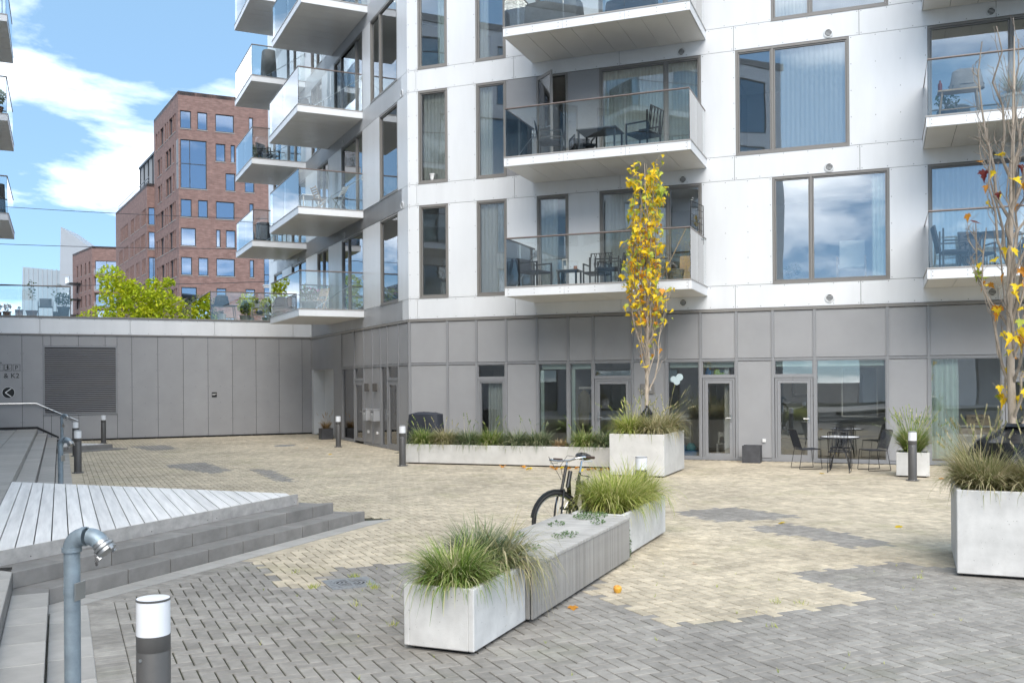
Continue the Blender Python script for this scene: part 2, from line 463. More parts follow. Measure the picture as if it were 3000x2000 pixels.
def shop_door(FMx, a, b, zt, hinge_left=True, open_=0):
    mb = MB(); a += .045; b -= .045; z0, z1 = .06, zt
    mb.box(a, a+.05, -.01, .1, z0, z1); mb.box(b-.05, b, -.01, .1, z0, z1); mb.box(a+.05, b-.05, -.01, .1, z1-.05, z1)
    a2, b2, c2, e2 = a+.056, b-.056, z0+.01, z1-.056
    for q in ((a2, a2+.075, c2, e2), (b2-.075, b2, c2, e2), (a2+.075, b2-.075, e2-.075, e2), (a2+.075, b2-.075, c2, c2+.1)):
        mb.box(q[0], q[1], -.022, .05, q[2], q[3])
    dr = obj('door', mb, 'frame_light', bld, FMx)
    obj('pane', MB().box(a2+.071, b2-.071, .012, .02, c2+.096, e2-.071), 'shop_glass', dr)
    hx = a2+.035 if not hinge_left else b2-.035
    sgn = 1 if not hinge_left else -1
    obj('handle', MB().box(hx-.018, hx+.018, -.03, -.022, .95, 1.13).tube([(hx,-.03,1.04),(hx,-.075,1.04),(hx+sgn*.13,-.075,1.04)], .009, 8), 'steel', dr)
    return dr
def shop_light(FMx, a, b, z0, z1, m='shop_glass', blind=True):
    mb = MB(); a += .033; b -= .033; t = .022
    mb.box(a, a+t, -.012, .08, z0, z1); mb.box(b-t, b, -.012, .08, z0, z1); mb.box(a+t, b-t, -.012, .08, z1-t, z1); mb.box(a+t, b-t, -.012, .08, z0, z0+t)
    wd = obj('window', mb, 'frame_light', bld, FMx)
    obj('pane', MB().box(a+t-.003, b-t+.003, .03, .038, z0+t-.003, z1-t+.003), m, wd)
    return wd
for i, k in enumerate(kinds):
    a, b = GX[i], GX[i+1]
    gpanel(FM, a, b, ZB+.025, ZT)
    hbar(FM, a, b, ZB); hbar(FM, a, b, .035, .07, 'sill')
    if k == 'p': gpanel(FM, a, b, ZS, ZB-.025)
    elif k == 'w': shop_light(FM, a, b, ZS, ZB-.025)
    elif k == 'w2':
        hbar(FM, a, b, 2.06, .07); shop_light(FM, a, b, 2.095, ZB-.025)
        window(bld, FM, a+.034, b-.034, ZS, 2.024, (), fm='frame_light', gl='shop_glass', y0=-.012)
    elif k == 'd':
        hbar(FM, a, b, 2.065, .06); shop_light(FM, a, b, 2.095, ZB-.025); shop_door(FM, a, b, 2.03, hinge_left=(i != 6))
# blinds and curtains behind the ground-floor windows
for (a, b) in ((3.9,4.65),(4.75,5.3),(7.35,8.1),(8.2,8.98),(9.96,10.8),(10.95,12.42)):
    obj('roller_blind', MB().box(a, b, .14, .16, 2.30, 2.44), 'curtain_green', bld, FM)
obj('curtain', curtain_mesh(13.43, 14.0, .12, 2.45, .22, .11, .03, gather=1), 'curtain_green', bld, FM)
obj('curtain', curtain_mesh(2.3, 2.85, .12, 2.0, .25, .09, .02), 'curtain_pale', bld, FM)
for x in (3.86, 4.73): obj('window_reveal', MB().box(x, x+.09, .14, .2, .1, 2.28), 'curtain_green', bld, FM)

# ground floor, side facade
LX = [-8.2,-7.05,-5.5,-4.39,-3.46,-2.61,-1.94,-.90,-.03]
lk = ['g','w','d','p','p','w','dw','p']
obj('flashing', MB().box(-11.4, -.0, -.035, .03, ZT+.002, 3.735), 'frame', bld, LM)
for i, x in enumerate(LX[1:]): obj('mullion', MB().box(x-.03, x+.03, -.028, .12, .0, ZT), 'frame_light', bld, LM)
for i, k in enumerate(lk):
    a, b = LX[i], LX[i+1]
    if k == 'g':
        obj('grey_panel', MB().box(a, b-.034, -.004, .1, 0, ZT), 'grey_panel', bld, LM); continue
    if not (i == 3 or i == 4): gpanel(LM, a, b, ZB+.025, ZT)
    hbar(LM, a, b, ZB)
    if k != 'd': hbar(LM, a, b, .035, .07, 'sill')
    if k == 'p': gpanel(LM, a, b, ZS, ZB-.025)
    elif k == 'w': shop_light(LM, a, b, ZS, ZB-.025)
    else:
        hbar(LM, a, b, 2.065, .06); shop_light(LM, a, b, 2.095, ZB-.025); shop_door(LM, a, b, 2.03, hinge_left=(k == 'd'))
gpanel(LM, -4.39, -2.61, ZB+.025, ZT)
obj('curtain', curtain_mesh(-6.95, -6.2, .12, 2.4, .2, .1, .025), 'curtain_green', bld, LM)
# recessed passage beside the low wing
obj('grey_panel', MB().box(-11.45, -8.205, -.004, .1, 2.47, ZT), 'grey_panel', bld, LM)
obj('recess_wall', MB().box(-11.45, -8.2, .42, .5, 0, 2.5), 'slab_white', bld, LM)
obj('recess_wall', MB().box(-11.46, -11.15, -.004, .419, 0, 2.468), 'slab_white', bld, LM)
obj('recess_wall', MB().box(-8.3, -8.21, .101, .419, 0, 2.468), 'slab_white', bld, LM)
obj('recess_ceiling', MB().box(-11.14, -8.31, .101, .418, 2.44, 2.498), 'slab_white', bld, LM)

# inside: floors, back walls, roof, end walls
def pt(Mx, x, y): v = (Mx @ Vector((x, y, 0))); return (v.x, v.y)
def ring(mb, z0, z1, i0, i1):
    # a slab following both facades between depths i0 and i1
    a = pt(FM, XR, i0); b = pt(FM, XR, i1); c = pt(LM, -LE, i1); dd = pt(LM, -LE, i0)
    k = math.tan(R((154.75-111.2)/2))
    ci = pt(FM, i0*k, i0); co = pt(FM, i1*k, i1)
    mb.prism([ci, a, b, co], z0, z1); mb.prism([dd, ci, co, c], z0, z1)
sl = MB()
for k in range(5): ring(sl, FZ[2*k]+.02, FZ[2*k+1]-.02, .26, 4.0)
obj('floor_slab', sl, 'interior_wall', bld)
rf = MB(); ring(rf, 20.25, 20.5, -.05, 9); obj('roof', rf, 'trim', bld)
bw = MB(); ring(bw, 0, 20.2, 4.0, 4.2); obj('interior_wall', bw, 'interior_wall', bld)
gfl = MB(); ring(gfl, 0, .03, .12, 4.0); obj('interior_floor', gfl, 'interior_floor', bld)
for Mx, xs in ((FM, (3.3, 4.70, 8.75, 13.0, 17.8, 22.0)), (LM, (-3.2, -8.05, -12.0, -16.3, -19.7))):
    for x in xs:
        obj('partition', MB().box(x-.06, x+.06, .27 if x > -19 and x < 21 else .03, 3.99, .03, 20.2), 'interior_wall', bld, Mx)

# balconies
def balcony(x0, x1, zt, FMx, root, nf=3, depth=2.1, dark=False, sides=(True, True)):
    mb = MB(); mb.box(x0+.02, x1-.02, -depth+.02, -.01, zt-.225, zt-.03)
    bal = obj('balcony', mb, 'core', root, FMx)
    f = MB()
    ny = 3 if nf == 3 else 2
    seg = [x0+(x1-x0)*i/ny for i in range(ny+1)]
    for i in range(ny):
        m = MB(); m.box(seg[i]+(.075 if i == 0 else .003), seg[i+1]-(.075 if i == ny-1 else .003), -depth, -depth+.018, zt-.235, zt-.032); m.cur = 1
        rivets(m, seg[i]+.06, seg[i+1]-.06, zt-.22, zt-.04, -depth-.003, sx=.55, sz=.2)
        obj('fascia', m, ['white_panel', 'rivet'], bal)
    for sx, sgn in ((x0, 1), (x1, -1)):
        m = MB(); m.box(min(sx, sx+.07*sgn), max(sx, sx+.07*sgn), -depth, -depth+.018, zt-.235, zt-.032)
        m.box(min(sx, sx+.018*sgn), max(sx, sx+.018*sgn), -depth+.02, -.004, zt-.235, zt-.032); obj('fascia', m, 'white_panel', bal)
    obj('edge_trim', MB().box(x0-.012, x1+.012, -depth-.012, -.003, zt-.03, zt), 'trim', bal)
    n = max(2, round((x1-x0)/.575))
    for i in range(n):
        a = x0+.02+(x1-x0-.04)*i/n; b = x0+.02+(x1-x0-.04)*(i+1)/n
        obj('soffit_panel', MB().box(a+.005, b-.005, -depth+.02, -.012, zt-.241, zt-.226), 'soffit', bal)
    zg0, zg1 = zt+.002, zt+1.16
    for i in range(nf):
        a = x0+.03+(x1-x0-.06)*i/nf; b = x0+.03+(x1-x0-.06)*(i+1)/nf
        obj('glass_panel', MB().box(a+.006, b-.006, -depth+.03, -depth+.042, zg0, zg1), 'balcony_glass', bal)
    for sx, on in ((x0+.03, sides[0]), (x1-.042, sides[1])):
        if on:
            obj('glass_panel', MB().box(sx, sx+.012, -depth+.05, -depth+1.06, zg0, zg1), 'balcony_glass', bal)
            obj('glass_panel', MB().box(sx, sx+.012, -depth+1.07, -.02, zg0, zg1), 'balcony_glass', bal)
    zr = zt+1.185
    obj('handrail', MB().tube([(x0+.036,-.02,zr),(x0+.036,-depth+.036,zr),(x1-.036,-depth+.036,zr),(x1-.036,-.02,zr)], .022, 8), 'rail', bal)
    for sx in (x0+.075, x1-.075):
        obj('tie_rod', MB().tube([(sx,-.02,zt+1.08),(sx,-1.55,zt+.02)], .011, 6), 'steel', bal)
        obj('bracket', MB().box(sx-.02, sx+.02, -.04, -.001, zt+.98, zt+1.14), 'steel', bal)
    return bal
for zt in (4.31, 7.50, 10.69, 13.88): balcony(3.73, 8.33, zt, FM, bld)
for zt in (4.31, 7.50, 10.69, 13.88): balcony(13.28, 17.9, zt, FM, bld)
for zt in (4.31, 7.50, 10.69): balcony(-8.85, -4.36, zt, LM, bld, nf=2)
for zt in (13.88, 17.07): balcony(-8.2, -3.75, zt, LM, bld, nf=2)
for zt in (7.50, 10.69, 13.88, 17.07): balcony(-16.0, -12.2, zt, LM, bld, nf=2)

# ------------------------------------------------------------------ the low grey wing
WL = Vector((-7.767, 37.306, 0))
low = thing('podium_wing', 'low grey panelled wing with white top band joining the white building', 'building', WL)
WM = T(-WL.x, -WL.y, 0) @ LOW
WS = [0.0,.38,1.26,2.13,3.0,3.88,4.75,5.63,6.51,7.39,8.26,9.13,10.03,10.9,11.8,12.7,13.5]
def wpanel(a, b, z0, z1):
    return panel(low, WM, -b, -a, z0, z1, 'grey_panel', 'grey_panel', sx=.45, sz=.57, g=.006)
for i in range(len(WS)-1):
    a, b = WS[i], WS[i+1]
    if 6.9 < a < 9.3 or 6.5 < a < 7:
        segs = []
        a2, b2 = a, b
        if a < 7.0: wpanel(a, 7.0, .05, 3.69); a2 = 7.0
        if b > 9.38: wpanel(9.38, b, .05, 3.69); b2 = 9.38
        if b2 > a2:
            wpanel(a2, b2, 3.32, 3.69); wpanel(a2, b2, .05, .92)
    else: wpanel(a, b, .05, 3.69)
obj('wall_core', MB().box(-13.5, 0, .03, .3, 0, 3.74), 'core', low, WM)
obj('flashing', MB().box(-13.5, 0, -.03, .03, 3.692, 3.735), 'frame', low, WM)
bs = [0.0,.72,3.63,6.56,9.47,12.4,13.5]
for i in range(len(bs)-1): panel(low, WM, -bs[i+1], -bs[i], 3.738, 4.30, sx=.6, sz=.5)
obj('wall_core', MB().box(-13.5, 0, .03, .3, 3.74, 4.29), 'core', low, WM)
obj('coping', MB().box(-13.5, 0, -.03, .35, 4.302, 4.36), 'frame', low, WM)
obj('terrace_floor', MB().box(-13.5, 0, .36, 9.0, 3.9, 4.34), 'interior_floor', low, WM)
obj('rear_wall', MB().box(-13.5, 0, 8.8, 9.0, 0, 3.89), 'grey_panel', low, WM)
# louvre
lv = MB(); x0, x1, z0, z1 = -9.38, -7.0, .92, 3.32; t = .05
lv.box(x0, x0+t, -.03, .03, z0, z1); lv.box(x1-t, x1, -.03, .03, z0, z1); lv.box(x0+t, x1-t, -.03, .03, z1-t, z1); lv.box(x0+t, x1-t, -.03, .03, z0, z0+t)
lo = obj('louvre_frame', lv, 'frame_light', low, WM)
n = 34
sm = MB().box(x0+t, x1-t, -.022, .012, 0, .006, RX(0)).mesh('slat', 'frame_light')
for i in range(n):
    z = z0+t+.02+(z1-z0-2*t-.03)*i/n
    me = sm if i else sm
    o = obj('slat', MB().box(x0+t+.002, x1-t-.002, -.034, .012, -.007, .007, T(0,0,z+.02) @ RX(38)), 'frame_light', lo)
# wall sign on the wing
def text_mesh(txt, size, ext=.002, font=None):
    cu = bpy.data.curves.new('t', 'FONT'); cu.body = txt; cu.size = size; cu.extrude = ext; cu.resolution_u = 3
    o = bpy.data.objects.new('t', cu); col.objects.link(o)
    bpy.context.view_layer.update()
    dg = bpy.context.evaluated_depsgraph_get()
    me = bpy.data.meshes.new_from_object(o.evaluated_get(dg))
    bpy.data.objects.remove(o); bpy.data.curves.remove(cu)
    return me
def put_text(name, txt, size, m, parent, Mx, x, z, y=-.004):
    me = text_mesh(txt, size); me.materials.clear(); me.materials.append(M_(m))
    return obj(name, me, None, parent, Mx @ T(x, y, z) @ RX(90))
mat('sign_black', (.012,.012,.013), .5); mat('sign_white', (.8,.8,.8), .5)
sg = thing('wayfinding_sign', 'black parking and ramp pictograms with K1 & K2 lettering on the grey wing', 'sign', (LOW @ Vector((-10.45, -.0, 2.2))))
SM = Matrix.Translation(-sg.location) @ LOW
def rrect(x0, x1, z0, z1, t):
    m = MB(); y0, y1 = -.006, -.0035
    m.box(x0, x1, y0, y1, z1-t, z1); m.box(x0, x1, y0, y1, z0, z0+t); m.box(x0, x0+t, y0, y1, z0+t, z1-t); m.box(x1-t, x1, y0, y1, z0+t, z1-t); return m
obj('pictogram_frame', rrect(-10.31,-10.085,2.46,2.68,.012), 'sign_black', sg, SM)
obj('pictogram_frame', rrect(-10.565,-10.34,2.46,2.68,.012), 'sign_black', sg, SM)
obj('pictogram_frame', rrect(-10.82,-10.595,2.46,2.68,.012), 'sign_black', sg, SM)
put_text('letter_p', 'P', .2, 'sign_black', sg, SM, -10.25, 2.5)
put_text('lettering', 'K1 & K2', .235, 'sign_black', sg, SM, -10.93, 2.215)
m = MB(); yy = -.005
m.box(-10.545,-10.36,yy-.001,yy+.001,0,.014, T(0,0,2.47) @ T(-10.545,0,0) @ RY(-22) @ T(10.545,0,0))
m.add([(-10.47+.02*cos(q*pi/4), yy, 2.645+.018*sin(q*pi/4)) for q in range(8)], [tuple(range(8))])
m.box(-10.487,-10.452,yy-.001,yy+.001,2.555,2.622); m.box(-10.475,-10.455,yy-.001,yy+.001,2.51,2.57, T(-.012,0,0)); m.box(-10.462,-10.444,yy-.001,yy+.001,2.53,2.57)
m.box(-10.452,-10.425,yy-.001,yy+.001,2.585,2.6); m.box(-10.51,-10.487,yy-.001,yy+.001,2.585,2.6)
obj('ramp_pictogram', m, 'sign_black', sg, SM)
m = MB(); m.add([(-10.72,yy,2.64),(-10.74,yy,2.54),(-10.72,yy,2.48),(-10.70,yy,2.48),(-10.715,yy,2.55),(-10.69,yy,2.6)], [(0,1,4,5),(1,2,3,4)])
m.add([(-10.67,yy,2.76),(-10.705,yy,2.725),(-10.635,yy,2.725)], [(0,1,2)]); m.box(-10.675,-10.665,yy-.001,yy+.001,2.70,2.73)
obj('lift_pictogram', m, 'sign_black', sg, SM)
ar = thing('arrow_sign', 'round black sign with white left arrow on the grey wing', 'sign', (LOW @ Vector((-10.45, -.0, 1.53))))
AM = Matrix.Translation(-ar.location) @ LOW
obj('disc', MB().lathe([(0,.008),(.186,.008),(.186,0)], 32, AM @ T(-10.45,-.0035,1.715) @ RX(90), False), 'sign_black', ar)
obj('rim', MB().lathe([(.186,.0),(.186,.009),(.196,.009),(.196,0)], 32, AM @ T(-10.45,-.0035,1.715) @ RX(90), False), 'sign_white', ar)
m = MB(); c = T(-10.545,-.0145,1.715)
for sgn in (-1, 1): m.box(0,.235,-.001,.001,-.014,.014, c @ RY(-38*sgn))
obj('arrow', m, 'sign_white', ar, AM)
pl = thing('wall_plate', 'small square black plate with white print on the grey wing', 'sign', (LOW @ Vector((-3.66, 0, 1.47))))
PM = Matrix.Translation(-pl.location) @ LOW
obj('plate', MB().box(-3.75,-3.57,-.012,-.0035,1.47,1.65), 'sign_black', pl, PM)
for i, (a, b) in enumerate(((-3.735,-3.585),(-3.735,-3.63))): obj('print_line', MB().box(a,b,-.0145,-.0122,1.578-.03*i,1.592-.03*i), 'sign_white', pl, PM)

# house number sign, mailboxes, entrance lamps, sockets
s = thing('house_number_sign', 'dark house number plate reading 92B beside the young maple trunk', 'sign', (FRONT @ Vector((6.80, -.0, 1.64))))
SM2 = Matrix.Translation(-s.location) @ FRONT
obj('plate', MB().cbox(6.62, 6.97, -.04, -.005, 1.64, 1.90, .006), 'frame', s, SM2)
put_text('number', '92B', .115, 'sign_white', s, SM2, 6.72, 1.728, -.0435)
def mailbox(u, label):
    b = thing('mailbox', label, 'mailbox', (LEFT @ Vector((-u, -.0, .79))))
    Mm = Matrix.Translation(-b.location) @ LEFT
    obj('box', MB().cbox(-u-.185, -u+.185, -.21, -.005, .79, 1.13, .008), 'mail_grey', b, Mm)
    obj('lid', MB().cbox(-u-.195, -u+.195, -.225, -.005, 1.132, 1.155, .005), 'mail_grey', b, Mm)
    obj('slot', MB().box(-u-.13, -u+.13, -.214, -.2105, 1.06, 1.08), 'core', b, Mm)
    obj('name_plate', MB().box(-u-.05, -u+.05, -.214, -.2105, .98, 1.02), 'sign_white', b, Mm)
    obj('lock', MB().lathe([(0,.006),(.012,.006),(.012,0)], 10, Mm @ T(-u,-.2105,.92) @ RX(90)), 'steel', b)
mat('mail_grey', (.46,.47,.49), .4, metal=.3)
mailbox(3.72, 'grey metal mailbox next to the open side entrance door')
mailbox(2.90, 'grey metal mailbox between the other mailbox and the narrow side window')
mat('lamp_dark', (.09,.085,.08), .45)
def wall_lamp(u, label):
    b = thing('wall_lamp', label, 'wall lamp', (LEFT @ Vector((-u, -.0, 1.70))))
    Mm = Matrix.Translation(-b.location) @ LEFT
    obj('body', MB().cbox(-u-.05, -u+.05, -.13, -.005, 1.70, 1.95, .008), 'lamp_dark', b, Mm)
    obj('back_plate', MB().cbox(-u-.14, -u+.14, -.028, -.0045, 1.74, 1.93, .004), 'frame', b, Mm)
    for k in range(3): obj('print_line', MB().box(-u-.13, -u-.06, -.0305, -.0285, 1.78+.04*k, 1.795+.04*k), 'sign_white', b, Mm)
wall_lamp(3.93, 'dark entrance lamp and number plate above the mailbox by the open door')
wall_lamp(3.05, 'dark entrance lamp and number plate above the mailbox by the side window')
for u, lb in ((3.88, 'small white socket box low on the side facade under the first mailbox'), (2.96, 'small white socket box low on the side facade under the second mailbox')):
    obj('socket_box', MB().cbox(-.045,.045,-.05,0,0,.085,.006), 'sign_white', None, LEFT @ T(-u,-.005,.38), label=lb, cat='socket')
obj('socket_box', MB().cbox(-.04,.04,-.045,0,0,.08,.006), 'sign_white', None, FRONT @ T(9.68,-.005,.46), label='small white socket box on the grey panel above the dark square pot', cat='socket')
# handrail along the wing beside the steps
hr = thing('handrail', 'thin steel handrail fixed to the grey wing beside the steps', 'handrail', (LOW @ Vector((-9.6, -.06, .5))))
HM = Matrix.Translation(-hr.location) @ LOW
obj('rail', MB().tube([(-13.4,-.08,1.34),(-9.6,-.08,1.335),(-8.83,-.08,.96),(-8.28,-.08,.71)], .021, 8), 'steel', hr, HM)
for (x, z) in ((-12.4,1.34),(-11,1.34),(-9.75,1.34),(-9.3,1.19),(-8.5,.81)):
    obj('bracket', MB().tube([(x,-.08,z-.02),(x,-.05,z-.07),(x,-.005,z-.07)], .008, 6), 'steel', hr, HM)
# ------------------------------------------------------------------ ground, paving, steps
def paver_mat(name, c, isl, bump=.25, extra=None):
    m = mat(name, c, .85, var=.16, vscale=9, bump=bump, bscale=160, spec=.25, island=isl)
    n = m.node_tree.nodes; l = m.node_tree.links; p = n['Principled BSDF']
    src = p.inputs['Base Color'].links[0].from_socket
    g = n.new('ShaderNodeNewGeometry')
    for sc_, lo, hi, a0, a1 in ((.45, .80, 1.13, .3, .7), (2.6, .86, 1.08, .32, .68)):
        nz = n.new('ShaderNodeTexNoise'); nz.inputs['Scale'].default_value = sc_; nz.inputs['Detail'].default_value = 6; nz.inputs['Roughness'].default_value = .65
        l.new(g.outputs['Position'], nz.inputs['Vector'])
        mr = n.new('ShaderNodeMapRange'); mr.inputs[1].default_value = a0; mr.inputs[2].default_value = a1; mr.inputs[3].default_value = lo; mr.inputs[4].default_value = hi
        l.new(nz.outputs['Fac'], mr.inputs[0])
        sc = n.new('ShaderNodeVectorMath'); sc.operation = 'SCALE'; l.new(src, sc.inputs[0]); l.new(mr.outputs[0], sc.inputs['Scale']); src = sc.outputs[0]
    # small dark specks and green lichen
    nz = n.new('ShaderNodeTexNoise'); nz.inputs['Scale'].default_value = 1.1; nz.inputs['Detail'].default_value = 8; l.new(g.outputs['Position'], nz.inputs['Vector'])
    mr = n.new('ShaderNodeMapRange'); mr.inputs[1].default_value = .56; mr.inputs[2].default_value = .75; mr.inputs[3].default_value = 0; mr.inputs[4].default_value = .45; l.new(nz.outputs['Fac'], mr.inputs[0])
    mx = n.new('ShaderNodeMix'); mx.data_type = 'RGBA'; mx.inputs['B'].default_value = (c[0]*.62, c[1]*.68, c[2]*.5, 1); l.new(mr.outputs[0], mx.inputs['Factor']); l.new(src, mx.inputs['A'])
    l.new(mx.outputs['Result'], p.inputs['Base Color'])
    return m
paver_mat('paver_yellow', (.54,.472,.365), .15)
paver_mat('paver_grey', (.31,.293,.27), .13)
mat('joint', (.06,.065,.03), .95, var=.5, vscale=4, c2=(.03,.028,.022))
mat('stone_slab', (.40,.385,.365), .8, var=.1, vscale=5, bump=.2, bscale=120, island=.08, spec=.3)
mat('stone_step', (.235,.226,.216), .75, var=.16, vscale=4, bump=.2, bscale=90, island=.07, spec=.35)
mat('asphalt', (.09,.09,.09), .9, var=.2, vscale=.5, bump=.2)
mat('deck_wood', (.84,.82,.80), .5, var=.16, vscale=2.2, bump=.25, bscale=18, island=.09, stretch=(.35,6,6), spec=.45)
mat('deck_fascia', (.40,.385,.37), .6, var=.2, vscale=2.5, bump=.2, bscale=18, stretch=(.5,4,4))

obj('ground', MB().add([(-900,-500,-.05),(900,-500,-.05),(900,1300,-.05),(-900,1300,-.05)], [(0,1,2,3)]), 'asphalt', kind='structure')
pv = obj('courtyard_paving', MB().add([(-45,-12,-.010),(45,-12,-.010),(45,42,-.010),(-45,42,-.010)], [(0,1,2,3)]), 'joint', kind='structure')

YEL = [(-3.0,10.73),(-2.7,10.43),(-2.21,9.3),(-1.76,9.39),(-1.95,9.84),(-1.93,10.36),(-1.23,10.59),(0.2,10.2),(.98,9.74),(.72,9.01),(1.11,8.21),(1.3,7.81),
       (1.94,8.05),(2.34,8.24),(2.74,8.44),(3.13,8.61),(3.35,8.69),(3.14,9.13),(2.93,9.51),(2.89,9.92),(3.31,10.08),(3.67,10.2),(4.13,10.57),(4.58,10.11),(6,9.4),(20,5),(30,45),(-35,45),(-35,12),(-4.4,11.2)]
ISL = [[(2.39,14.5),(2.61,14.68),(3.35,15.04),(3.66,14.78),(4.04,14.27),(4.15,13.87),(3.63,13.72),(2.92,13.49),(2.54,14.09)],
       [(3.12,13.01),(3.37,13.12),(3.83,13.32),(4.09,12.88),(4.31,12.38),(4.47,11.97),(4.65,11.54),(3.94,11.33),(3.7,12.19),(3.31,12.48)],
       [(-8.5,23.66),(-7.79,24.3),(-6.44,21.97),(-6.62,21.18),(-8.2,22.89)], [(-12.24,30.58),(-11.22,31.12),(-10.17,29.3),(-10.72,28.49)],
       [(-6.11,22.29),(-5.51,21.99),(-4.31,19.24),(-4.72,19.4)]]
def inside(p, poly):
    x, y = p; r = False; j = len(poly)-1
    for i in range(len(poly)):
        xi, yi = poly[i]; xj, yj = poly[j]
        if (yi > y) != (yj > y) and x < (xj-xi)*(y-yi)/(yj-yi)+xi: r = not r
        j = i
    return r
def yellow(p): return inside(p, YEL) and not any(inside(p, q) for q in ISL)
FI, LI, WI = FRONT.inverted(), LEFT.inverted(), LOW.inverted()
KS = .92     # slope of the step edges in the (s,t) frame
def front_s(t, base): return base-KS*t           # s of a step edge line at t
def tri(base_s, tip_s=13.38, t0=.71):
    # triangle with a front edge, a back edge and the left side at t0
    tt = -(tip_s-base_s)/KS
    return [(front_s(t0, base_s), t0), (tip_s, tt), (tip_s+1.05*(t0-tt), t0)]
TRI = {0: tri(9.37), 1: tri(9.75), 2: tri(10.17), 3: tri(10.63)}
SLB = tri(9.37, 13.38, .71); SOLD = tri(9.26, 13.38, .71)
FARB = [(30.55,.15),(31.45,-1.86),(33.6,.15)]
def paver_geo(mb, cx, cy, L, W, ang, z=0.0, b=.004, M=None, tilt=0):
    hx, hy = L/2, W/2; ca, sa = cos(ang), sin(ang)
    V = []
    tx, ty = rnd.uniform(-tilt, tilt), rnd.uniform(-tilt, tilt)
    for (ix, z0) in ((0, -.03), (0, -b), (b, 0)):
        for (x, y) in ((-hx+ix,-hy+ix),(hx-ix,-hy+ix),(hx-ix,hy-ix),(-hx+ix,hy-ix)):
            V.append((cx+x*ca-y*sa, cy+x*sa+y*ca, z+z0+tx*x+ty*y))
    mb.add(V, [(8,9,10,11),(0,1,5,4),(1,2,6,5),(2,3,7,6),(3,0,4,7),(4,5,9,8),(5,6,10,9),(6,7,11,10),(7,4,8,11)])
UNIT = .1065
cells = []
SI = STAIR.inverted()
for i in range(20, 350):
    for j in range(-230, 5):
        r = (i-j) % 4
        if r == 0: s_, t_, a = (i+1)*UNIT, (j+.5)*UNIT, 0.0
        elif r == 2: s_, t_, a = (i+.5)*UNIT, j*UNIT, pi/2
        else: continue
        if t_ > -.40 or s_ > 37.0: continue
        P = STAIR @ Vector((s_, t_, 0)); x, y = P.x, P.y
        if y < 3.9 or abs(x) > .62*y+2.2: continue
        f = FI @ P
        if f.x > -.5 and f.y > -.13: continue
        l = LI @ P
        if l.y > -.05 and l.x < .3: continue
        if inside((s_, t_), SOLD) or inside((s_, t_), FARB): continue
        dl = (-1.6 < x+0 < 0) and False
        ht = UNIT/2 if a == 0 else UNIT
        hi = min(t_+ht-.003, -.44); lo_ = t_-ht+.003
        if hi-lo_ < .02: continue
        if hi < t_+ht-.004: cells.append((99, s_, (hi+lo_)/2, a, yellow((x, y)), hi-lo_)); continue
        cells.append((y+abs(x)*.35, s_, t_, a, yellow((x, y)), None))
cells.sort()
near = [c for c in cells if c[0] > 5.4]
ind = set(id(c) for c in near[:300])
pm = {}
for c, nm in ((True, 'paver_yellow'), (False, 'paver_grey')):
    m = MB(); paver_geo(m, 0, 0, UNIT*2-.0105, UNIT-.0105, 0); pm[c] = m.mesh('paver', nm)
rest = {True: MB(), False: MB()}
DR = (-1.62, 9.555)
for c in cells:
    _, s_, t_, a, ye, cut = c
    P = STAIR @ Vector((s_, t_, 0))
    if abs(P.x-DR[0]) < .13 and abs(P.y-DR[1]) < .13: continue
    if id(c) in ind:
        M = STAIR @ T(s_, t_, rnd.uniform(-.0012,.0012)) @ Matrix.Rotation(a, 4, 'Z') @ Matrix.Rotation(rnd.uniform(-.006,.006), 4, 'X') @ Matrix.Rotation(rnd.uniform(-.006,.006), 4, 'Y')
        obj('paver', pm[ye], None, pv, M)
    else:
        if cut: paver_geo(rest[ye], s_, t_, UNIT*2-.0105 if a == 0 else UNIT-.0105, cut, 0, 0)
        else: paver_geo(rest[ye], s_, t_, UNIT*2-.0105, UNIT-.0105, a, rnd.uniform(-.0012,.0012), tilt=.006)
# soldier courses along the steps and in front of the stone slabs
k = 4.0
while k < 36.8:
    if not (inside((k, -.33), SLB) or inside((k, -.33), FARB)):
        P = STAIR @ Vector((k, -.33, 0)); paver_geo(rest[yellow((P.x, P.y))], k, -.325, .22, .1, pi/2, 0, tilt=.005)
    k += .1065
an = math.atan2(-1/KS, 1.0) ; an = math.atan2(-1.0, KS)
u = 0.0
A = Vector((front_s(-.2, 9.245), -.2)); B = Vector((13.38+.0, -(13.38-9.245)/KS)); dv_ = (B-A); LN = dv_.length; dv_.normalize()
while u < LN-.05:
    q = A+dv_*u; P = STAIR @ Vector((q.x, q.y, 0))
    paver_geo(rest[yellow((P.x, P.y))], q.x, q.y, .17, .1, math.atan2(dv_.y, dv_.x)+pi/2, .0035, tilt=.003); u += .1065
for ye, nm in ((True, 'paver_yellow'), (False, 'paver_grey')):
    obj('pavers', rest[ye], nm, pv, STAIR, kind='stuff')

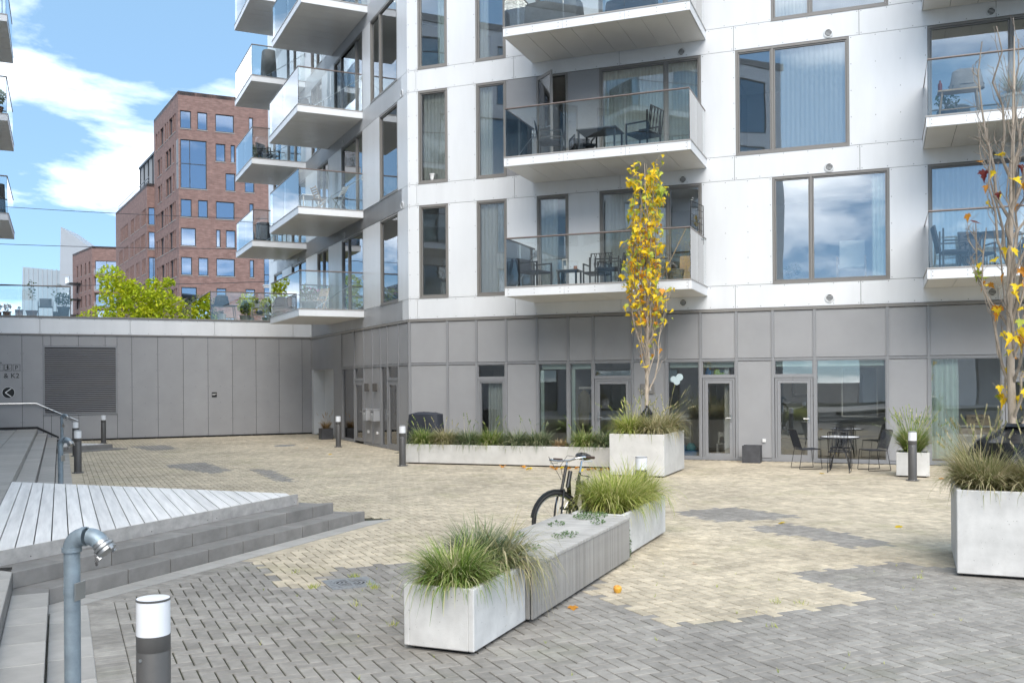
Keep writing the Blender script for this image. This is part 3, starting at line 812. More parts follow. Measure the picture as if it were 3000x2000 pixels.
# steps along the terrace
terr = obj('upper_terrace', MB().prism([(-14,.72),(36.98,.72),(36.98,14),(-14,14)], 0, .425, STAIR), 'joint', kind='structure')
tp = MB()
sx = -14.0
while sx < 36.4:
    t_ = 1.34
    while t_ < 7:
        L_ = min(.6, 36.95-sx)
        paver_geo(tp, sx+L_/2, t_+.15, L_-.006, .294, 0, .45, .004)
        t_ += .3
    sx += .6
obj('terrace_slabs', tp, 'stone_slab', terr, STAIR, kind='stuff')
stp = obj('terrace_steps', MB().prism([(-14,.402),(36.97,.402),(36.97,.719),(-14,.719)], 0, .295, STAIR).prism([(-14,.102),(36.97,.102),(36.97,.40),(-14,.40)], 0, .145, STAIR), 'stone_step', kind='structure')
def in_tri(s_, t_, k): return inside((s_, t_), TRI[k])
slab = {}
def slab_mesh(L, W, H, m='stone_slab'):
    key = (round(L,3), W, H, m)
    if key not in slab: slab[key] = MB().cbox(-L/2, L/2, -W/2, W/2, -H, 0, .006).mesh('slab', m)
    return slab[key]
k = -13.9
while k < 36.7:
    L_ = min(.594, 36.96-k-.003)
    c_ = k+L_/2
    for (t0, wd, z, h, kk, par, lim) in ((-.06,.31,.004,.05,0,pv,36.9), (.25,.296,.15,.149,1,stp,36.9), (.558,.306,.30,.149,2,stp,36.9), (1.02,.62,.45,.149,3,terr,36.9)):
        if inside((c_, t0), TRI[min(kk+0,3)]) and inside((c_+.25, t0), TRI[min(kk,3)]) and inside((c_-.25, t0), TRI[min(kk,3)]): continue
        if c_ < 3 or (c_ > 30.5 and kk == 0 and c_ < 33): 
            if kk == 0: continue
        if c_ < 2.0: continue
        obj('slab', slab_mesh(L_, wd, h), None, par, STAIR @ T(c_, t0, z))
    k += .6

# triangular stone steps and timber deck
def prism_blocks(base_in, base_out, z0, z1, name, parent, m):
    # row of stone blocks between two parallel edge lines, cut at the tip
    A = Vector((front_s(.40 if z1 > .2 else .10, base_out), .40 if z1 > .2 else .10)); 
    tip_o = Vector((13.38, -(13.38-base_out)/KS)); tip_i = Vector((13.38, -(13.38-base_in)/KS))
    d_ = (tip_o-A); LN = d_.length; d_.normalize(); nrm = Vector((-d_.y, d_.x))
    if nrm.x < 0: nrm = -nrm
    wd = (base_in-base_out)*abs(d_.y)+.0
    u = 0.0; first = .36 if z1 < .2 else .58
    while u < LN-.02:
        L_ = min(first if u == 0 else .594, LN-u)
        if LN-(u+L_) < .2: L_ = LN-u
        last = u+L_ >= LN-.01
        p0, p1 = A+d_*(u+.003), A+d_*(u+L_-.003)
        q1 = p1+nrm*wd; q0 = p0+nrm*wd
        if last: q1 = tip_i+(tip_i-tip_o)*.0
        mb = MB(); mb.prism([tuple(p0), tuple(p1), tuple(q1), tuple(q0)], z0, z1-.008)
        ctr = (p0+p1+q0+q1)/4
        sh = lambda p: tuple(ctr+(p-ctr)*(1-.016/max(.05, (p-ctr).length)))
        tp_ = [sh(p0), sh(p1), sh(q1), sh(q0)]
        lw = [tuple(p0), tuple(p1), tuple(q1), tuple(q0)]
        mb2 = MB(); n_ = 4
        ar = sum(lw[i][0]*lw[(i+1) % 4][1]-lw[(i+1) % 4][0]*lw[i][1] for i in range(4))
        if ar < 0: lw.reverse(); tp_.reverse()
        V = [(x,y,z0) for x,y in lw]+[(x,y,z1-.008) for x,y in lw]+[(x,y,z1) for x,y in tp_]
        mb2.add(V, [(8,9,10,11)]+[(i,(i+1)%4,(i+1)%4+4,i+4) for i in range(4)]+[(i+4,(i+1)%4+4,(i+1)%4+8,i+8) for i in range(4)])
        obj(name, mb2, m, parent)
        u += L_ if u == 0 else .6
        if last: break
dk = thing('timber_deck', 'weathered grey triangular timber deck on two dark stone steps', 'deck', M=STAIR @ T(12, -.5, 0))
DI = T(-12, .5, 0)
dkb = obj('stone_base', MB().prism(tri(9.9), 0.0, .14, DI).prism([(p[0], p[1]) for p in tri(10.30)], .14, .29, DI), 'stone_step', dk)
tmp = bpy.data.objects.new('stone_steps', None)
class _P: pass
holder = obj('step_core', MB().prism(tri(10.40), .0, .28), 'stone_step', dk, DI)
prism_blocks(10.17, 9.75, 0.0, .15, 'step_block', holder, 'stone_step')
prism_blocks(10.66, 10.17, .15, .30, 'step_block', holder, 'stone_step')
# flat slabs at ground level before the first step
A = Vector((front_s(.10, 9.37), .10)); tip = Vector((13.38, -(13.38-9.37)/KS)); d_ = tip-A; LN = d_.length; d_.normalize(); nrm = Vector((d_.y, -d_.x)); nrm = nrm if nrm.x > 0 else -nrm
u = 0.0
while u < LN-.05:
    L_ = min(.594, LN-u); last = LN-(u+.6) < .15
    if last: L_ = LN-u
    p0, p1 = A+d_*u, A+d_*(u+L_-.004); wd = .27
    q1 = p1+nrm*wd if not last else Vector((13.38, -(13.38-9.75)/KS))
    obj('paving_slab', MB().prism([tuple(p0), tuple(p1), tuple(q1), tuple(p0+nrm*wd)], -.02, .006), 'stone_slab', pv, STAIR)
    u += .6
    if last: break
# planks
pw = .155
poly = TRI[3]
def deck_span(t):
    f = front_s(t, 10.63); tt = -(13.38-10.63)/KS
    b = 13.38+1.05*(t-tt); return f, b
t_ = .70
while t_ > -(13.38-10.63)/KS+.03:
    t1 = max(t_-pw+.012, -(13.38-10.63)/KS+.012)
    f0, b0 = deck_span(t_); f1, b1 = deck_span(t1)
    if b1-f1 > .03:
        V2 = [(f1+.03, t1), (b1, t1), (b0, t_), (f0+.03, t_)]
        mb = MB().prism(V2, .405, .45+rnd.uniform(-.0015,.0015), DI)
        obj('plank', mb, 'deck_wood', dk)
    t_ -= pw
# fascia boards
A = Vector((front_s(.70, 10.63), .70)); tip = Vector((13.38, -(13.38-10.63)/KS)); d_ = tip-A; LN = d_.length; d_.normalize(); nrm = Vector((d_.y, -d_.x)); nrm = nrm if nrm.x > 0 else -nrm
for (u0, u1) in ((0, 1.18), (1.184, 3.22), (3.224, LN)):
    p0, p1 = A+d_*u0, A+d_*u1
    mb = MB().prism([tuple(p0), tuple(p1), tuple(p1+nrm*.03), tuple(p0+nrm*.03)], .302, .444, DI)
    mb.cur = 1
    for uu in (u0+.08, (u0+u1)/2, u1-.08):
        c = A+d_*uu-nrm*.0015
        ax = Vector((d_.x, d_.y, 0))
        mb.add([tuple(Vector((c.x, c.y, .34))+ax*.007*cos(q*pi/3)+Vector((0,0,.007))*sin(q*pi/3)) for q in range(6)], [(0,1,2,3,4,5)], DI)
    obj('fascia_board', mb, ['deck_fascia', 'core'], dk)
tp2 = tri(10.63)[1]
bk = tri(10.63)
obj('fascia_board', MB().prism([bk[1], bk[2], (bk[2][0]-.03, bk[2][1]), (bk[1][0]-.03, bk[1][1]+.0)], .302, .40, DI), 'deck_fascia', dk)

# far low stone platform by the wing
fp = thing('stone_platform', 'low dark stone platform tip on the paving before the grey wing', 'platform', M=STAIR @ T(31.5, -.3, 0))
FPI = T(-31.5, .3, 0)
obj('block', MB().prism([(30.7,.08),(31.85,-1.45),(33.5,.08)], .0, .145, FPI), 'stone_step', fp)
obj('kerb', MB().prism([(30.35,.08),(31.45,-1.86),(32.1,-1.4),(30.9,.08)], -.01, .03, FPI), 'stone_step', fp)
obj('plank', MB().prism([(31.1,.06),(31.95,-1.2),(33.2,.06)], .147, .165, FPI), 'deck_wood', fp)
# dark sloping skirting on the wing next to the steps
obj('wall_skirting', MB().add([(-13.4,-.012,.45),(-9.58,-.012,.45),(-8.9,-.012,.1),(-8.9,-.012,.17),(-9.56,-.012,.53),(-13.4,-.012,.53),(-13.4,-.004,.45),(-9.58,-.004,.45),(-8.9,-.004,.1),(-8.9,-.004,.17),(-9.56,-.004,.53),(-13.4,-.004,.53)],
    [(0,1,4,5),(1,2,3,4),(5,4,10,11),(4,3,9,10),(2,8,9,3)]), 'core', low, WM)

# drain cover in the paving
dc = thing('drain_cover', 'square cast iron drain cover with round grate in the paving', 'drain', M=T(DR[0], DR[1], .002) @ RZ(25))
mat('cast_iron', (.30,.31,.32), .5, metal=.4, var=.2, vscale=30, bump=.3, bscale=200)
fr_ = MB()
for a_ in range(4): fr_.box(-.235,.235,-.235,-.16,-.02,.004, RZ(90*a_) if a_ in (0,2) else RZ(90*a_) @ Matrix.Diagonal((.677,1,1,1)))
obj('frame', fr_, 'cast_iron', dc)
obj('ring', MB().lathe([(.165,-.01),(.165,.007),(.205,.007),(.205,-.01)], 32), 'cast_iron', dc)
gr = MB()
for rr in (.03, .07, .11, .15): gr.lathe([(rr-.009,.001),(rr-.009,.006),(rr+.009,.006),(rr+.009,.001)], 28)
gr.box(-.16,.16,-.01,.01,.001,.0065); gr.box(-.01,.01,-.16,-.011,.001,.0065); gr.box(-.01,.01,.011,.16,.001,.0065)
obj('grate', gr, 'cast_iron', dc)
obj('pit', MB().lathe([(0,.0022),(.17,.0022)], 24, smooth=False), "core", dc)
ch = thing('channel_grate', 'small rectangular metal drain grate beside the slim bollard', 'drain', M=STAIR @ T(18.7, -.72, 0))
obj('frame', MB().box(-.16,.16,-.26,.26,-.01,.004), 'cast_iron', ch)
for i in range(9): obj('slot', MB().box(-.12,.12,-.22+.05*i,-.205+.05*i,.0042,.0055), 'core', ch)
mh = thing('manhole_cover', 'flat round manhole cover in the paving before the recessed passage', 'manhole', (-7.2,30.4,0))
obj('cover', MB().lathe([(0,.006),(.3,.006),(.33,.003),(.33,-.01)], 28), 'cast_iron', mh)
# ------------------------------------------------------------------ buildings behind the wing
def brick_mat(name, c1, c2, mortar, scale):
    m = mat(name, c1, .85, var=.1)
    n = m.node_tree.nodes; l = m.node_tree.links; p = n['Principled BSDF']
    tc = n.new('ShaderNodeTexCoord'); sp = n.new('ShaderNodeSeparateXYZ'); l.new(tc.outputs['Object'], sp.inputs[0])
    ad = n.new('ShaderNodeMath'); ad.operation = 'ADD'; l.new(sp.outputs[0], ad.inputs[0]); l.new(sp.outputs[1], ad.inputs[1])
    cb = n.new('ShaderNodeCombineXYZ'); l.new(ad.outputs[0], cb.inputs[0]); l.new(sp.outputs[2], cb.inputs[1])
    br = n.new('ShaderNodeTexBrick'); l.new(cb.outputs[0], br.inputs['Vector'])
    br.inputs['Color1'].default_value = (*c1, 1); br.inputs['Color2'].default_value = (*c2, 1); br.inputs['Mortar'].default_value = (*mortar, 1)
    br.inputs['Scale'].default_value = 1.0; br.inputs['Brick Width'].default_value = .75*scale; br.inputs['Row Height'].default_value = .20*scale
    br.inputs['Mortar Size'].default_value = .018; br.inputs['Bias'].default_value = -.2
    nz = n.new('ShaderNodeTexNoise'); nz.inputs['Scale'].default_value = 1.6; nz.inputs['Detail'].default_value = 6; l.new(tc.outputs['Object'], nz.inputs['Vector'])
    mr = n.new('ShaderNodeMapRange'); mr.inputs[1].default_value = .3; mr.inputs[2].default_value = .7; mr.inputs[3].default_value = .85; mr.inputs[4].default_value = 1.15
    l.new(nz.outputs['Fac'], mr.inputs[0])
    sc = n.new('ShaderNodeVectorMath'); sc.operation = 'SCALE'; l.new(br.outputs['Color'], sc.inputs[0]); l.new(mr.outputs[0], sc.inputs['Scale'])
    l.new(sc.outputs[0], p.inputs['Base Color'])
    return m
brick_mat('brick_red', (.20,.112,.097), (.29,.175,.155), (.215,.16,.145), .62)
brick_mat('brick_brown', (.20,.115,.10), (.285,.172,.152), (.215,.158,.145), .62)
mat('dark_frame', (.03,.032,.036), .4)
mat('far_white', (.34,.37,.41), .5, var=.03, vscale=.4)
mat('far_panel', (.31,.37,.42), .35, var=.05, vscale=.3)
mat('concrete_sill', (.3,.28,.27), .7)
def brick_block(name, label, P, adir, bdir, Lr, Ll, h, right_w, left_w, m='brick_red', extra=None):
    """corner block: right face runs along azimuth adir for Lr, left face along bdir for Ll"""
    root = thing(name, label, 'building', (P[0], P[1], 0))
    MR = Fr(0, 0, adir)                       # x along right face, y inward
    bx = MB(); holed_wall(bx, 0, Lr, 0, h, [q[:4] for q in right_w], .35)
    obj('wall', bx, m, root, MR)
    ML = Fr(0, 0, bdir+180)                   # x = -distance along the left face
    bl = MB(); holed_wall(bl, -Ll, 0, 0, h, [(-q[1], -q[0], q[2], q[3]) for q in left_w], .3)
    obj('wall', bl, m, root, ML)
    a, b = R(adir), R(bdir)
    pa = Vector((sin(a), cos(a)))*Lr; pb = Vector((sin(b), cos(b)))*Ll
    obj('roof', MB().prism([(0,0), tuple(pa), tuple(pa+pb), tuple(pb)], h-.4, h+.05), 'dark_frame', root)
    obj('rear_wall', MB().prism([tuple(pa), tuple(pa+pb), tuple(pa+pb+Vector((.1,.1))), tuple(pa+Vector((.1,.1)))], 0, h-.41).prism([tuple(pb), tuple(pa+pb), tuple(pa+pb+Vector((.1,.2))), tuple(pb+Vector((.0,.2)))], 0, h-.41), m, root)
    for Mx, ws, s in ((MR, right_w, 1), (ML, left_w, -1)):
        for q in ws:
            x0, x1 = sorted((s*q[0], s*q[1])); z0, z1 = q[2], q[3]; mull = q[4] if len(q) > 4 else ()
            fr = MB(); t = .09; y0, y1 = .12 if s > 0 else .16, .30 if s > 0 else .28
            fr.box(x0, x0+t, y0, y1, z0, z1); fr.box(x1-t, x1, y0, y1, z0, z1); fr.box(x0+t, x1-t, y0, y1, z1-t, z1); fr.box(x0+t, x1-t, y0, y1, z0, z0+t)
            for mm in mull:
                if mm[0] == 'v': fr.box(s*mm[1]-.04, s*mm[1]+.04, y0+.01, y1-.01, z0+t, z1-t)
                else: fr.box(x0+t, x1-t, y0+.012, y1-.012, mm[1]-.04, mm[1]+.04)
            wd = obj('window', fr, 'dark_frame', root, Mx)
            obj('pane', MB().box(x0+t-.01, x1-t+.01, y0+.06, y0+.08, z0+t-.01, z1-t+.01), 'far_glass', wd)
            obj('sill', MB().box(x0-.05, x1+.05, -.05, y0-.002, z0-.1, z0-.002), 'concrete_sill', wd)
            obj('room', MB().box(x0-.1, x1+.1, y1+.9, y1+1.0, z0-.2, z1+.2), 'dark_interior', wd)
    return root
# tall brick office: window rows measured from the roof down
rw = []
def rowR(z0, z1, xs):
    for x in xs: rw.append((x[0], x[1], z0, z1, *x[2:]))
h1 = 35.4
ztop = [33.25, 29.8, 26.45, 23.1, 19.8, 16.45, 13.0, 9.6, 6.2]
R1 = ((.2,1.4),(2.1,3.2),(4.1,6.2),(7.9,8.4),(10.9,12.1),(13.4,15))
R2 = ((4.1,5.2),(5.8,6.3),(7.4,8.5),(10.6,11.2),(13,14.6))
R3 = ((5.2,6.3),(7.4,8.5),(10.9,12.1),(13,15))
R5 = ((.2,1.85),(4.1,4.6),(5.2,6.3),(7.4,8.5),(10.8,12))
R7 = ((.2,1.9),(4.1,5.2),(7.4,8.5))
for z, rr in zip(ztop, (R1,R2,R3,R1,R5,R1,R7,R1,R1)):
    rowR(z-2.05, z, [x for x in rr if not (z < 18 and x[1] > 9.4)])
rowR(24.35, 29.95, [(.2, 3.1, (('v', 1.25), ('h', 27.2)))])
rowR(5.5, 17.2, [(9.55, 13.2, (('v', 11.4), ('h', 12.3), ('h', 14.8)))])
lw_ = []
rl = random.Random(3)
for i, z in enumerate(ztop):
    if i in (1, 2): us = ((2.4,2.75),(4.0,4.9),(5.6,6.5),(9.4,9.8),(10.6,11.4))
    else: us = ((1.6,1.95),(2.5,2.9),(3.4,4.5),(5.9,6.2),(6.9,7.3),(8.5,9.7),(10.9,11.3),(12.2,12.7))
    off = rl.uniform(-.3, .3)
    for u in us: lw_.append((u[0]+off, u[0]+(u[1]-u[0])*1.5+.1+off, z-2.1, z))
off_b = brick_block('brick_office_tower', 'tall dark red brick office block with scattered windows behind the wing', (-38.0, 110.0), 65, -31, 30, 14.2, h1, rw, lw_)
# glazed corner bays on the left face edge
obj('corner_glazing', MB().box(-.9, -.12, -.03, .0, 24.35, 29.95), 'far_white', off_b, Fr(0,0,-31+180))
obj('corner_mullion', MB().box(-.42, -.32, -.06, -.031, 24.35, 29.95).box(-.9, -.12, -.06, -.031, 27.15, 27.27), 'dark_frame', off_b, Fr(0,0,-31+180))
lw2 = []
for i, z in enumerate((24.3, 21.2, 18.0, 14.8, 11.6, 8.4)):
    for g in range(5):
        o = g*4.3+rl.uniform(.6, 1.4)
        if o > 21: continue
        for k in range(rl.choice((3,4))): lw2.append((o+k*.85, o+k*.85+rl.choice((.5,.65)), z-2.0, z))
rw2 = [(.15, 1.5, z-2.2, z) for z in (24.3, 21.2)]+[(.15, 1.5, 9.0, 18.0, (('v',.7),('h',15),('h',12)))]
midb = brick_block('brick_office_wing', 'lower brown brick office wing with narrow window slots beside the brick tower', (-46.1, 121.8), 65, -31, 1.7, 24.5, 27.3, rw2, lw2, 'brick_brown')
gh = obj('glass_penthouse', MB().box(-12.5, -.5, 1.5, 6, 27.36, 31.6), 'far_glass', midb, Fr(0,0,-31+180))
for i in range(13):
    obj('fin', MB().box(-12.5+i, -12.38+i, 1.3, 1.49, 27.36, 31.6), 'far_white' if i % 3 else 'dark_frame', gh)
obj('eaves', MB().box(-12.7, -.4, 1.2, 6.1, 31.61, 31.9), 'dark_frame', gh)
obj('roof_rail', MB().tube([(-24,.3,28.2),(-.3,.3,28.2)], .05, 6).tube([(-24,.3,27.8),(-.3,.3,27.8)], .04, 6), 'far_white', midb, Fr(0,0,-31+180))
# small brick housing block
P3 = (-76.3, 175.0)
rw3 = []; lw3 = []
for z in (24.4, 21.4, 18.4, 15.4, 12.4, 9.4):
    rw3 += [(.5, 4.4, z-2.3, z, (('v', 2.4),)), (5.6, 8.6, z-2.3, z, (('v', 7),))]
    lw3 += [(u, u+1.0, z-2.2, z) for u in (1.4, 4.2, 7.2, 10)]
sm_b = brick_block('brick_housing_block', 'small brown brick housing block with recessed balconies beside the pale peaked building', P3, 70, -38, 12, 14, 27.0, rw3, lw3, 'brick_brown')
for z in (22.0, 19.0, 16.0, 13.0):
    b = obj('balcony', MB().box(.3, 4.6, -1.1, .0, z-.55, z-.3), 'brick_brown', sm_b, Fr(0,0,70))
    obj('glass_panel', MB().box(.3, 4.6, -1.1, -1.06, z-.28, z+.8), 'balcony_glass', b)
    b = obj('balcony', MB().box(-11, -8, -2.0, .0, z-1.2, z-1.0), 'dark_frame', sm_b, Fr(0,0,142))
    obj('glass_panel', MB().box(-11, -8, -2.0, -1.95, z-.98, z+.2), 'balcony_glass', b)
# pale peaked building
ice = thing('peaked_white_building', 'pale white apartment building with sharp pointed gable far behind', 'building', (-118, 265, 0))
Mi = Fr(0,0,84)
def prof(mb, pts, y0, y1):
    V = [(x,y0,z) for x,z in pts]+[(x,y1,z) for x,z in pts]; n = len(pts)
    mb.add(V, [list(range(n))]+[list(range(n,2*n))[::-1]]+[(i,i+n,(i+1)%n+n,(i+1)%n) for i in range(n)])
g = MB(); prof(g, [(-6.5,0),(15.5,0),(15.5,26.2),(13.5,31.0),(-5.9,45.2),(-6.3,30)], 0, 14); obj('gable_wall', g, 'far_white', ice, Mi)
g = MB(); prof(g, [(-18.5,0),(-6.8,0),(-6.4,33.5),(-17.5,34.6)], 4, 20); obj('side_wall', g, 'far_panel', ice, Mi)
for i in range(9): obj('rib', MB().box(-17.3+i*1.25, -17.1+i*1.25, 3.9, 3.99, .5, 34.0), 'far_white', ice, Mi)
obj('seam', MB().box(-5.8, 9.6, -.03, -.005, 31.9, 32.05), 'trim', ice, Mi)
for z in (22.5, 17.0, 11.5, 6):
    for x in (-1.5, 5.0, 8.8):
        w_ = obj('window', MB().box(x-1.3, x+1.3, -.05, -.004, z-3.6, z), 'trim', ice, Mi)
        obj('pane', MB().box(x-1.1, x+1.1, -.1, -.052, z-3.4, z-1.9).box(x-1.1, x+1.1, -.1, -.052, z-1.6, z-.2), 'far_glass', w_)
    b = obj('balcony', MB().box(11, 15.2, -1.5, -.004, z-4.6, z-4.3), 'far_white', ice, Mi)
    obj('balcony_front', MB().box(11, 15.2, -1.5, -1.4, z-4.29, z-3.0), 'far_white', b)

# ------------------------------------------------------------------ opposite building on the left of the courtyard
LB = STAIR @ T(0, 3.56, 0)
ob = thing('opposite_apartment_building', 'white apartment building along the raised terrace, its glass balconies reaching into view', 'building', LB.translation)
OM = Matrix.Translation(-LB.translation) @ LB
wl = MB(); holes = []
ro = random.Random(5)
for k in range(4):
    z0, z1 = FZ[2*k+1], FZ[2*k+2]; x = 4.0
    while x < 40:
        wd = ro.choice((.88, .88, 1.75, 2.6)); gp = ro.choice((.88, .88, 1.75))
        if x+wd < 43: holes.append((x, x+wd, z0, z1))
        x += wd+gp
x = 4.0
while x < 40:
    wd = ro.choice((1.2, 2.0, 2.6)); holes.append((x, x+wd, .6, 2.5)); x += wd+ro.choice((.9, 1.6))
for k in range(1):
    z0, z1 = FZ[2*k+1], FZ[2*k+2]; x = -30.0
    while x < -13:
        wd = ro.choice((.88, 1.75, 2.6)); holes.append((x, x+wd, z0, z1)); x += wd+ro.choice((.88, 1.75))
x = -30.0
while x < -13: holes.append((x, x+2.0, .6, 2.5)); x += 3.1
hl = [h for h in holes if h[1] < 3]; holes_main = [h for h in holes if h[0] > 3]
up = [h for h in holes_main if h[2] > 3]; dn = [h for h in holes_main if h[2] < 3]
wl = MB(); holed_wall(wl, -32, -10, 3.74, 7.5, [h for h in hl if h[2] > 3], .12); obj('wall', wl, 'white_panel', ob, OM)
wl = MB(); holed_wall(wl, -32, -10, 0, 3.74, [h for h in hl if h[2] < 3], .12); obj('wall', wl, 'grey_panel', ob, OM)
obj('roof', MB().box(-32.1, -9.9, -.05, 9.3, 7.51, 7.7), 'trim', ob, OM)
obj('rear_wall', MB().box(-32, -10, 9, 9.2, 0, 7.5).box(-32, -31.8, .2, 9, 0, 7.5).box(-10.2, -10, .2, 9, 0, 7.5), 'white_panel', ob, OM)
for zt in (4.31,):
    for x in (-16.0, -24.0): balcony(x, x+4.6, zt, OM, ob, nf=2)
wl = MB()
holed_wall(wl, 3, 44, 3.74, 17.05, up, .12); obj('wall', wl, 'white_panel', ob, OM)
wl = MB(); holed_wall(wl, 3, 44, 0, 3.74, dn, .12); obj('wall', wl, 'grey_panel', ob, OM)
obj('rear_wall', MB().box(3, 44, 9, 9.2, 0, 17.05).box(3, 3.2, .2, 9, 0, 17.05).box(43.8, 44, .2, 9, 0, 17.05), 'white_panel', ob, OM)
obj('roof', MB().box(2.9, 44.1, -.05, 9.3, 17.06, 17.35), 'trim', ob, OM)
obj('floor_slab', MB().box(-31.8, -10.2, .2, 9, FZ[0]+.02, FZ[1]-.02), 'interior_wall', ob, OM)
for k in range(5): obj('floor_slab', MB().box(3.2, 43.8, .2, 9, FZ[2*k]+.02, FZ[2*k+1]-.02), 'interior_wall', ob, OM)
for h in holes:
    t = .05; fr = MB(); x0, x1, z0, z1 = h
    fr.box(x0, x0+t, .02, .11, z0, z1); fr.box(x1-t, x1, .02, .11, z0, z1); fr.box(x0+t, x1-t, .02, .11, z1-t, z1); fr.box(x0+t, x1-t, .02, .11, z0, z0+t)
    wd = obj('window', fr, 'frame', ob, OM)
    obj('pane', MB().box(x0+t, x1-t, .05, .056, z0+t, z1-t), 'window_glass', wd)
    if ro.random() < .4: obj('curtain', MB().box(x0+t, x1-t, .3, .31, z0+t, z1-t), 'curtain_pale', wd)
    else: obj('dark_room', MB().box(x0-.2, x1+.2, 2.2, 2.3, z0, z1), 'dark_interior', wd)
for zt in (7.50, 10.69, 13.88):
    balcony(34.8, 39.3, zt, OM, ob, nf=2)
    for x in (8.0, 20.0): balcony(x, x+4.6, zt, OM, ob, nf=2)

# ------------------------------------------------------------------ street tree, shrubs, cables behind the terrace
def leafmat(name, c, c2, isl=.25, rough=.55):
    m = mat(name, c, rough, var=.1, vscale=2, c2=c2, island=isl, spec=.3)
    n = m.node_tree.nodes; l = m.node_tree.links; p = n['Principled BSDF']
    tr = n.new('ShaderNodeBsdfTranslucent'); mx = n.new('ShaderNodeMixShader'); mx.inputs[0].default_value = .35
    src = p.inputs['Base Color'].links[0].from_socket
    l.new(src, tr.inputs[0]); o = n['Material Output']
    l.new(p.outputs[0], mx.inputs[1]); l.new(tr.outputs[0], mx.inputs[2]); l.new(mx.outputs[0], o.inputs[0])
    return m
leafmat('leaf_lime', (.66,.64,.03), (.36,.50,.03), .3)
leafmat('leaf_olive', (.17,.20,.08), (.09,.12,.05), .3)
leafmat('leaf_green', (.10,.17,.05), (.05,.10,.03), .3)
leafmat('leaf_yellow', (.92,.74,.045), (.90,.60,.03), .12)
leafmat('leaf_mixed', (.58,.58,.07), (.30,.42,.08), .25)
leafmat('leaf_orange', (.78,.38,.04), (.62,.24,.04), .2)
leafmat('leaf_red', (.22,.03,.025), (.12,.02,.02), .2)
mat('bark', (.30,.255,.21), .85, var=.3, vscale=12, bump=.4, bscale=60)
mat('bark_pale', (.45,.38,.31), .8, var=.3, vscale=14, bump=.5, bscale=40, stretch=(1,1,.25))
def leaf_cloud(mb, c, rx, ry, rz_, n, size, r_, hollow=.35):
    for _ in range(n):
        while True:
            u = Vector((r_.uniform(-1,1), r_.uniform(-1,1), r_.uniform(-1,1)))
            if hollow < u.length < 1: break
        p = Vector((c[0]+u.x*rx, c[1]+u.y*ry, c[2]+u.z*rz_))
        s = size*r_.uniform(.6, 1.3)
        q = Matrix.Rotation(r_.uniform(0, 6.28), 4, 'Z') @ Matrix.Rotation(r_.uniform(-1.1, 1.1), 4, 'X') @ Matrix.Rotation(r_.uniform(-1, 1), 4, 'Y')
        M = Matrix.Translation(p) @ q
        mb.add([(0,-s,0),(s*.45,-s*.2,.12*s),(s*.3,s*.5,.05*s),(0,s,-.1*s),(-s*.4,s*.45,.05*s),(-s*.42,-s*.25,.12*s)], [(0,1,2,3),(0,3,4,5)], M)
r1 = random.Random(21)
st = thing('street_tree', 'bushy lime yellow tree rising behind the low wing', 'tree', (-19.5, 50.5, 0))
tr = MB(); tr.tube([(0,0,0),(.05,0,1.5),(0,.05,3.2),(.1,0,5),(.05,0,7)], [.16,.14,.12,.07,.03], 8)
for i in range(22):
    a = r1.uniform(0, 6.28); z = r1.uniform(2.6, 5.5); L_ = r1.uniform(1.2, 3.2)
    tr.tube([(0,0,z),(cos(a)*L_*.5, sin(a)*L_*.5, z+.5*L_*.5),(cos(a)*L_, sin(a)*L_, z+L_*.45)], [.05,.035,.012], 5)
obj('trunk', tr, 'bark', st)
cr_ = MB()
for (x, y, z, rr, n) in ((.1,0,6.2,1.1,700),(-.5,.1,7.0,.6,220),(3.4,.1,4.9,1.0,500),(4.0,0,4.4,1.0,500),(-3.6,.1,4.6,.9,450),(2.9,.1,5.3,.9,450),(-2.1,.2,4.9,1.45,1000),(-.4,0,5.3,1.5,1100),(-1.25,.1,6.7,1.0,700),(-1.55,0,7.6,.75,330),(1.2,0,5.1,1.4,950),(2.4,.2,4.4,1.3,700),(.9,.1,6.4,.9,520),(1.45,0,7.3,.35,110),(.65,0,7.25,.35,110),(3.2,0,4.2,.9,400),(-2.9,0,4.3,.9,420),(0,.4,3.9,2.4,900),(1.9,.1,6.1,.55,200)):
    leaf_cloud(cr_, (x, y, z), rr, rr, rr*.85, n, .115, r1)
obj('crown', cr_, 'leaf_lime', st)
st2 = thing('olive_tree', 'grey green olive tree behind the terrace railing', 'tree', (-15.8, 49.0, 0))
m = MB(); m.tube([(0,0,0),(.05,0,2.5),(0,0,5.5)], [.1,.08,.03], 7)
for i in range(9):
    a = r1.uniform(0, 6.28); m.tube([(0,0,3.6+i*.2),(cos(a)*.6, sin(a)*.6, 4.4+i*.2)], [.03,.01], 5)
obj('trunk', m, 'bark', st2)
m = MB(); leaf_cloud(m, (0,0,5.6), 1.0, 1.0, .95, 900, .07, r1); leaf_cloud(m, (.5,0,4.9), 1.1, .9, .7, 500, .07, r1); obj('crown', m, 'leaf_olive', st2)
mat('cable', (.03,.03,.035), .6)
for i, (za, zb, y0, lab) in enumerate(((15.9, 14.4, 70, 'topmost thin overhead cable across the street behind the wing'), (12.4, 12.0, 66, 'middle thin overhead cable across the street behind the wing'), (8.8, 9.6, 62, 'lowest thin overhead cable across the street behind the wing'))):
    pts = []
    for k in range(25):
        u = k/24; pts.append((-48+u*46, y0+u*4, za+(zb-za)*u-1.3*4*u*(1-u)*.5))
    obj('overhead_cable', MB().tube(pts, .022, 5), 'cable', label=lab, cat='cable')
sl_ = thing('hanging_street_lamp', 'slim pale street lamp hanging from the cables before the brick tower', 'street lamp', (-15.6, 62.5, 8.2))
obj('housing', MB().cbox(-.55,.55,-.1,.1,0,.16,.04), 'far_white', sl_, RZ(12))
